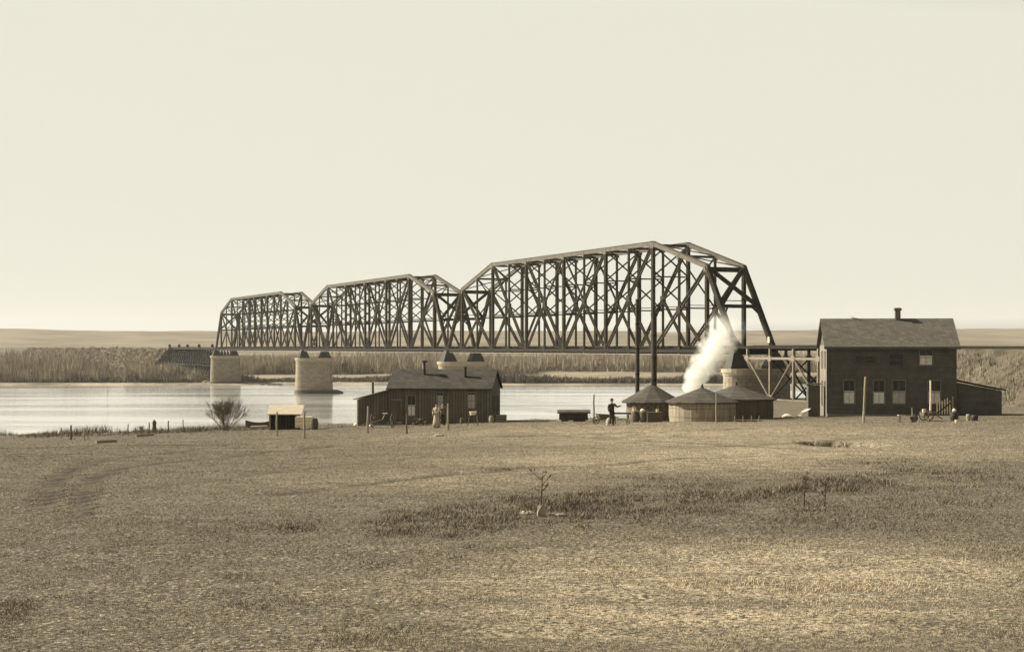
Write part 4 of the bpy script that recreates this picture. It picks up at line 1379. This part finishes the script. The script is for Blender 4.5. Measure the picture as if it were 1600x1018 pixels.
# ------------------------------------------------------------------ people
def person(loc, rz, height, label, female=False, pose=None, top='cloth_dark', bottom='cloth_dark', hat=True):
    root = empty("person", loc, rz)
    s = height / 1.72
    pose = pose or {}
    V_ = []; E_ = []; Rr = []

    def v(p, r, par=None):
        V_.append(Vector(p) * s); Rr.append(r * s)
        if par is not None: E_.append((par, len(V_) - 1))
        return len(V_) - 1
    pel = v((0, 0, .94), .115)
    wa_ = v((0, .0, 1.10), .105, pel)
    chs = v((0, .0, 1.30), .125, wa_)
    nk = v((0, .005, 1.46), .052, chs)
    jaw = v((0, -.012, 1.545), .062, nk)
    hd = v((0, .0, 1.61), .082, jaw)
    tp = v((0, .005, 1.665), .062, hd)
    v((0, -.105, 1.575), .014, hd)                            # nose
    for sg in (-1, 1): v((sg * .088, .01, 1.59), .014, hd)    # ears
    arms = {}
    for sg, key in ((-1, 'l'), (1, 'r')):
        sh_ = v((sg * .17, 0, 1.40), .055, chs)
        eb, wr = pose.get(key, ((sg * .24, .02, 1.13), (sg * .25, -.05, .88)))
        el = v(eb, .040, sh_); w_ = v(wr, .028, el)
        d_ = (Vector(wr) - Vector(eb)).normalized()
        pm_ = Vector(wr) + d_ * .06; pmi = v(pm_, .032, w_)
        sidev = Vector((0, 1, 0)) - d_ * d_.y; sidev.normalize()
        for k, ln in enumerate((.062, .072, .068, .052)):
            base = pm_ + sidev * (.028 - k * .019) + d_ * .022
            f1 = v(base, .0095, pmi); f2 = v(base + d_ * ln * .55 + Vector((-sg * .006, 0, 0)), .0088, f1); v(base + d_ * ln * .9 + Vector((-sg * .022, 0, 0)), .0075, f2)
        th_ = Vector(wr) + d_ * .03 - sidev * .035; t1 = v(th_, .011, w_); v(th_ + d_ * .045 - sidev * .02, .009, t1)
        arms[key] = (Vector((sg * .17, 0, 1.40)), Vector(eb), Vector(wr))
        hp = v((sg * .09, 0, .90), .085, pel)
        kn, an = pose.get('leg' + key, ((sg * .10, -.01, .50), (sg * .105, .02, .09)))
        k1 = v(kn, .056, hp); a1 = v(an, .038, k1)
        v((an[0] + sg * .02, an[1] - .17, .03), .03, a1)
        arms['leg' + key] = (Vector((sg * .09, 0, .90)), Vector(kn), Vector(an))
    me = bpy.data.meshes.new("body"); me.from_pydata(V_, E_, [])
    body = bpy.data.objects.new("body", me); COL.objects.link(body); body.parent = root
    bm = bmesh.new(); bm.from_mesh(me); ly = bm.verts.layers.skin.verify(); bm.verts.ensure_lookup_table()
    for i, vv in enumerate(bm.verts): vv[ly].radius = (Rr[i], Rr[i]); vv[ly].use_root = (i == 0)
    bm.to_mesh(me); bm.free()
    me.materials.append(M['skin'])
    sk = body.modifiers.new("skin", 'SKIN'); sk.use_smooth_shade = True
    sb = body.modifiers.new("sub", 'SUBSURF'); sb.levels = 1; sb.render_levels = 2

    def loft(secs, name, mt, n=14):
        m = MB(); m.rings([[(s * (cx + rx * math.cos(2 * math.pi * k / n)), s * (cy + ry * math.sin(2 * math.pi * k / n)), s * z) for k in range(n)] for cx, cy, z, rx, ry in secs])
        return m.build(name, M[mt], root, smooth=True)

    def sleeve(m, pts, rs):
        for (a_, b_), (r0, r1) in zip(zip(pts[:-1], pts[1:]), zip(rs[:-1], rs[1:])): m.tube(a_ * s, b_ * s, r0 * s, r1 * s, 10)
    hem = .80 if not female else .95
    m = MB(); n = 14
    m.rings([[(s * (rx * math.cos(2 * math.pi * k / n)), s * (ry * math.sin(2 * math.pi * k / n)), s * z) for k in range(n)] for z, rx, ry in
             ((hem, .20, .15), (1.05, .165, .13), (1.2, .185, .14), (1.36, .205, .14), (1.43, .13, .09), (1.475, .065, .065))])
    for key in ('l', 'r'): sleeve(m, list(arms[key]), (.075, .058, .045))
    m.build("coat" if not female else "blouse", M[top], root, smooth=True)
    if female:
        loft([(0, 0, .05, .30, .27), (0, 0, .45, .25, .22), (0, 0, .80, .20, .17), (0, 0, 1.02, .15, .12)], "skirt", bottom)
    else:
        m = MB()
        for key in ('legl', 'legr'): sleeve(m, list(arms[key]), (.105, .080, .065))
        m.rings([[(s * (.165 * math.cos(2 * math.pi * k / n)), s * (.125 * math.sin(2 * math.pi * k / n)), s * z) for k in range(n)] for z in (.82, 1.0)])
        m.build("trousers", M[bottom], root, smooth=True)
    m = MB()
    for key in ('legl', 'legr'):
        an = arms[key][2]; x, y = an.x, an.y
        m.rings([[(s * (x + .048 * math.cos(a_)), s * (y - .06 + .13 * math.sin(a_)), s * z) for a_ in np.linspace(0, 2 * math.pi, 11)[:-1]] for z in (.0, .05)])
        m.rings([[(s * (x + .05 * math.cos(a_)), s * (y + .0 + .06 * math.sin(a_)), s * z) for a_ in np.linspace(0, 2 * math.pi, 11)[:-1]] for z in (.04, .13)])
    m.build("shoes", M['shoe'], root, smooth=True)
    m = MB(); m.lathe([(.088, 0), (.097, .045), (.082, .085), (.03, .105)], c=(0, 0, 0), n=12)
    m.v = [(x * s, (y + .018) * s, (z + 1.595) * s) for x, y, z in m.v]
    m.build("hair", M['hair'], root, smooth=True)
    if hat:
        m = MB(); m.lathe([(.17, 1.672), (.17, 1.682), (.095, 1.69), (.09, 1.765), (.05, 1.785)], n=16)
        m.v = [(x * s, y * s, z * s) for x, y, z in m.v]; m.build("hat", M['cloth_dark'], root, smooth=True)
    return tag(root, label, "person")


p = hit(956, 664)
person(p, R(20), 1.74, "person in dark clothes and hat standing left of the stone walled tank", top='cloth_dark', bottom='cloth_dark',
       pose={'r': ((.32, -.10, 1.22), (.52, -.22, 1.28)), 'l': ((-.25, .02, 1.14), (-.24, -.1, .9))})
p = hit(682, 668)
person(p, R(-15), 1.68, "person in a pale dress facing the cabin's fence post", female=True, top='cloth_pale', bottom='cloth_pale', hat=False,
       pose={'r': ((.25, -.10, 1.15), (.12, -.26, 1.12)), 'l': ((-.23, -.05, 1.13), (-.2, -.2, .95))})
p = hit(691, 665)
person((p.x, p.y + .6, p.z), R(10), 1.66, "person in dark clothes standing close behind the pale dress", top='cloth_mid', bottom='cloth_dark', hat=False,
       pose={'r': ((.26, -.02, 1.14), (.24, -.14, .92)), 'l': ((-.24, -.05, 1.2), (-.1, -.22, 1.3))})


# ------------------------------------------------------------------ plants near by
def bare_bush(name, loc, h_, w_, n, label, cat="bush", mt='twig', seed=1, r0=.02):
    rd = random.Random(seed)
    root = empty(name, loc)
    mt_ = MB(); mc = MB()

    def grow_(p, d, ln, r, dep):
        q = p + d * ln
        (mt_ if dep == 0 else mc).tube(p, q, r, r * .6, 4 if dep else 6, cap=False)
        if dep >= 4: return
        for _ in range(3 if dep < 3 else 2):
            nd = (d + Vector((rd.uniform(-1, 1), rd.uniform(-1, 1), rd.uniform(-.2, .6))) * .5).normalized()
            grow_(p + d * ln * rd.uniform(.45, 1.0), nd, ln * rd.uniform(.55, .8), max(r * .6, .008), dep + 1)
    for k in range(n):
        a_ = rd.uniform(0, 6.28); sp_ = rd.uniform(.05, 2.3) * w_ / h_
        d = Vector((math.cos(a_) * sp_, math.sin(a_) * sp_, 1)).normalized()
        grow_(Vector((math.cos(a_) * .1, math.sin(a_) * .1, -.1)), d, h_ * .36, r0, 0)
    mt_.build("trunk", M[mt], root); mc.build("crown", M[mt], root)
    return tag(root, label, cat)


p = on(353, 112)
bare_bush("bare_bush", p, 3.1, 1.75, 24, "round leafless bush on the left bank against the far pier's reflection", seed=4, r0=.022)
for i, (px, hh_, dd) in enumerate(((88, .7, "low twiggy bush at the far left end of the bank edge"), (120, .6, "low twiggy bush just right of the leftmost posts"), (216, .9, "thin twiggy bush standing left of the fat stump"), (315, .6, "small twiggy bush beside the left foot of the round leafless bush"))):
    p = on(px, 112); bare_bush("twiggy_bush", p, hh_, hh_ * .9, 6, dd, seed=20 + i, r0=.012); 


def stalk(px, ybase, ytop, seed, label, spread=.5):
    rd = random.Random(seed); p = hit(px, ybase); h_ = (ybase - ytop) * p.y / FPX
    root = empty("dead_stalk", p)
    MB().tube((0, 0, -.05), (.03, 0, h_ * .9), .018, .008, 6).build("stem", M['weed'], root)
    m = MB()
    for k in range(9):
        z = h_ * rd.uniform(.3, .9); a_ = rd.uniform(0, 6.28); l_ = h_ * rd.uniform(.2, .4) * (1 if z > .6 * h_ else .6)
        q = Vector((math.cos(a_) * l_ * spread, math.sin(a_) * l_ * spread, z + l_ * .7)); m.tube((.02, 0, z), q, .009, .005, 4)
        for j in range(3):
            m.tube(q, q + Vector((rd.uniform(-.05, .05), rd.uniform(-.05, .05), rd.uniform(.0, .07))), .012, .006, 4)
    m.build("branches", M['weed'], root)
    tag(root, label, "plant", "dead weed stalks in the foreground")


stalk(845, 796, 738, 3, "tall forked dead stalk rising from the dark weed patch in the middle", .8)
stalk(1256, 790, 742, 5, "left of the two dead stalks in the weeds at right", .5)
stalk(1288, 792, 748, 6, "right of the two dead stalks in the weeds at right", .5)
p = hit(846, 806)
m = MB(); m.rings([[(.09 * q * math.cos(a_), .06 * q * math.sin(a_), .22 * z_) for a_ in np.linspace(0, 2 * math.pi, 9)[:-1]] for q, z_ in ((.8, -.2), (1, .3), (.8, .8), (.2, 1.05))])
tag(m.build("stone", M['post'], loc=p, jitter=.012), "small pale upright stone at the foot of the tall forked stalk", "stone")
for px, py, r_, d_ in ((824, 803, .10, "pale flat stone left of the small pale upright stone"), (872, 806, .11, "pale flat stone right of the small pale upright stone"), (686, 681, .2, "pale flat stone on the grass in front of the pale dress")):
    p = hit(px, py)
    m = MB(); m.rings([[(r_ * q * 1.5 * math.cos(a_), r_ * q * math.sin(a_), r_ * z_) for a_ in np.linspace(0, 2 * math.pi, 9)[:-1]] for q, z_ in ((1, -.2), (.95, .3), (.5, .6))])
    tag(m.build("stone", M['post'], loc=p, jitter=.012), d_, "stone", "pale stones lying in the grass")


# ------------------------------------------------------------------ grass and weeds
def blades(name, label, X, Y, H, Wd, mat, lean=0.6, attrs=None):
    n = len(X)
    Z = gz(X, Y)
    a_ = rng.uniform(0, 2 * np.pi, n); l_ = rng.random(n) * lean * H
    wa = rng.uniform(0, 2 * np.pi, n)
    p0 = np.stack([X - Wd * np.cos(wa), Y - Wd * np.sin(wa), Z - .01], 1)
    p1 = np.stack([X + Wd * np.cos(wa), Y + Wd * np.sin(wa), Z - .01], 1)
    p2 = np.stack([X + l_ * np.cos(a_), Y + l_ * np.sin(a_), Z + H], 1)
    Vt = np.stack([p0, p1, p2], 1).reshape(-1, 3)
    o = tris_object(name, Vt, np.arange(3 * n).reshape(-1, 3), mat, {k: np.repeat(v_, 3) for k, v_ in attrs.items()} if attrs else None)
    return tag(o, label, "grass", kind='stuff')


def scatter(n, y0, y1, k=1.0, half=.40):
    """points in the fan in front of the camera, denser near"""
    u = rng.random(n); y = y0 * (y1 / y0) ** (u ** k)
    x = rng.uniform(-half, half, n) * y + rng.normal(0, .3, n)
    return x, y


def leafmat(name, lo, hi, scale, warm=1.0):
    return mat_noise(name, lo, hi, scale, warm=warm, rough=1.0, spec=0.05, detail=8)


gmat = leafmat("dry_grass_blades", 0.06, 0.25, 9.0)
t = gmat.node_tree; b = t.nodes["Principled BSDF"]
base = b.inputs['Base Color'].links[0].from_socket
tcg = N(t, "ShaderNodeTexCoord")
dryc = mixc(t, noi(t, tcg.outputs['Object'], 8.0, 4, .35, .65), sep(0.30, 1.1), sep(0.54, 1.1))
wd_ = mixc(t, attr(t, 'weed'), mixc(t, attr(t, 'dry'), base, dryc), sep(0.07))
t.links.new(wd_, b.inputs['Base Color'])
x, y = scatter(760000, 12.5, 112)
cl = fbm(x * 3.2, y * 2.2, 3); keep = (cl + rng.normal(0, .16, len(x))) > .42
x, y = x[keep], y[keep]
wv = weedval(x, y)
hh = (0.008 + 0.012 * fbm(x * 1.3, y * 1.0, 3) + 0.00018 * y + .04 * wv + .035 * ss(.58, .74, fbm(x * .7, y * .6, 3)) * ss(30, 16, y)) * rng.uniform(.4, 1.7, len(x)) * (1 - np.clip(1.7 * trackval(x, y), 0, .96)) * (1 - pitval(x, y))
blades("grass", "short dry grass covering the slope in the foreground", x, y, hh, 0.0020 + 0.00016 * y, gmat, lean=1.8, attrs={'dry': dry_vignette_val(x, y), 'weed': wv})
wmat = leafmat("dark_weed_leaves", 0.06, 0.24, 5.0)
x, y = scatter(300000, 17, 62, half=.42)
wv = weedval(x, y); keep = wv * (0.4 + 1.2 * fbm(x * 1.4, y * 1.4, 3)) > rng.uniform(.15, 1.0, len(x))
x, y = x[keep], y[keep]; wv = wv[keep]
hh = (0.02 + 0.085 * wv) * rng.uniform(.2, 1.9, len(x)) * (1 - pitval(x, y))
tag(blades("weeds", "dark coarse weeds growing in patches on the slope", x, y, hh, 0.003 + 0.00028 * y, wmat, lean=1.3), cat="weeds")
# rough grass along bank edge
n = 26000
x = rng.uniform(-60, 22, n); y = bankline(x) - rng.random(n) ** 1.3 * 14 + 1.0
keep = fbm(x * .5, y * .3, 3) > .42 + .08 * (x > -18)
x, y = x[keep], y[keep]
hh = np.where(x < -16, .60, .15) * rng.uniform(.3, 1.3, len(x)) * (fbm(x * .3, y * 0, 2) * 1.6)
tag(blades("bank_grass", "rough tufts of grass along the crest of the near bank", x, y, hh, np.full(len(x), .018), wmat, lean=.8), cat="grass")

# ------------------------------------------------------------------ steam
p0 = Vector(((1072 - 800) / FPX * 117, 117, CAM_Z - (614 - HOR) / FPX * 117))
p1 = Vector(((1153 - 800) / FPX * 117, 117.6, CAM_Z - (490 - HOR) / FPX * 117))
ax = p1 - p0; HL = ax.length
st = MB(); nr = 30; ns = 22; rg = []


def srad(f_): return 0.82 + 1.15 * f_ ** .8


for i in range(ns + 1):
    f_ = i / ns
    e = 1.0 if 0 < i < ns else .3
    rg.append([((srad(f_) * e) * math.cos(2 * math.pi * k / nr), (srad(f_) * e) * math.sin(2 * math.pi * k / nr), f_ * HL) for k in range(nr)])
st.rings(rg)
sm_ = bpy.data.materials.new("steam"); sm_.use_nodes = True
t = sm_.node_tree; t.nodes.clear()
out = N(t, "ShaderNodeOutputMaterial"); pv = N(t, "ShaderNodeVolumePrincipled")
pv.inputs['Color'].default_value = (0.99, 0.98, 0.93, 1)
pv.inputs['Anisotropy'].default_value = 0.0
tc = N(t, "ShaderNodeTexCoord"); sx = N(t, "ShaderNodeSeparateXYZ"); t.links.new(tc.outputs['Object'], sx.inputs[0])


def mth(op, a, b_=None, c=None):
    n = N(t, "ShaderNodeMath", operation=op)
    for k, v_ in enumerate((a, b_, c)):
        if v_ is None: continue
        if isinstance(v_, (int, float)): n.inputs[k].default_value = v_
        else: t.links.new(v_, n.inputs[k])
    return n.outputs[0]


no = N(t, "ShaderNodeTexNoise"); no.inputs['Scale'].default_value = 1.0; no.inputs['Detail'].default_value = 5; no.inputs['Roughness'].default_value = .6
t.links.new(tc.outputs['Object'], no.inputs['Vector'])
rad = mth('SQRT', mth('ADD', mth('MULTIPLY', sx.outputs[0], sx.outputs[0]), mth('MULTIPLY', sx.outputs[1], sx.outputs[1])))
ff = mth('DIVIDE', sx.outputs[2], HL)
RR = mth('ADD', 0.82, mth('MULTIPLY', 1.15, mth('POWER', mth('MAXIMUM', ff, 0.0), .8)))
rn = mth('ADD', mth('DIVIDE', rad, RR), mth('MULTIPLY', mth('SUBTRACT', no.outputs[0], 0.52), 3.0))
mr = N(t, "ShaderNodeMapRange"); mr.interpolation_type = 'SMOOTHSTEP'; mr.inputs[1].default_value = 0.95; mr.inputs[2].default_value = 0.15
t.links.new(rn, mr.inputs[0])
fe = N(t, "ShaderNodeMapRange"); fe.interpolation_type = 'SMOOTHSTEP'; fe.inputs[1].default_value = 1.0; fe.inputs[2].default_value = 0.45
t.links.new(ff, fe.inputs[0])
ed = N(t, "ShaderNodeMapRange"); ed.interpolation_type = 'SMOOTHSTEP'; ed.inputs[1].default_value = 1.0; ed.inputs[2].default_value = 0.8
t.links.new(mth('DIVIDE', rad, RR), ed.inputs[0])
den = mth('MULTIPLY', mth('MULTIPLY', mth('MULTIPLY', mr.outputs[0], fe.outputs[0]), ed.outputs[0]), 1.6)
t.links.new(den, pv.inputs['Density'])
t.links.new(pv.outputs[0], out.inputs['Volume'])
so = st.build("steam_plume", sm_)
so.location = p0
so.rotation_mode = 'QUATERNION'; so.rotation_quaternion = ax.to_track_quat('Z', 'Y')
tag(so, "white steam blowing up and right from between the round tanks", "steam", kind='stuff')

# ------------------------------------------------------------------ haze
hz_ = MB(); hz_.box((0, 2300, 60 - 6), (6400, 6400, 132)); 
hmz = bpy.data.materials.new("haze_air"); hmz.use_nodes = True
t = hmz.node_tree; t.nodes.clear()
out = N(t, "ShaderNodeOutputMaterial"); pv = N(t, "ShaderNodeVolumePrincipled")
pv.inputs['Color'].default_value = (1, 1, 0.97, 1); pv.inputs['Density'].default_value = 0.00005; pv.inputs['Anisotropy'].default_value = 0.2
t.links.new(pv.outputs[0], out.inputs['Volume'])
ho = hz_.build("haze", hmz)
tag(ho, "thin pale haze over the river and hills", "haze", kind='stuff')
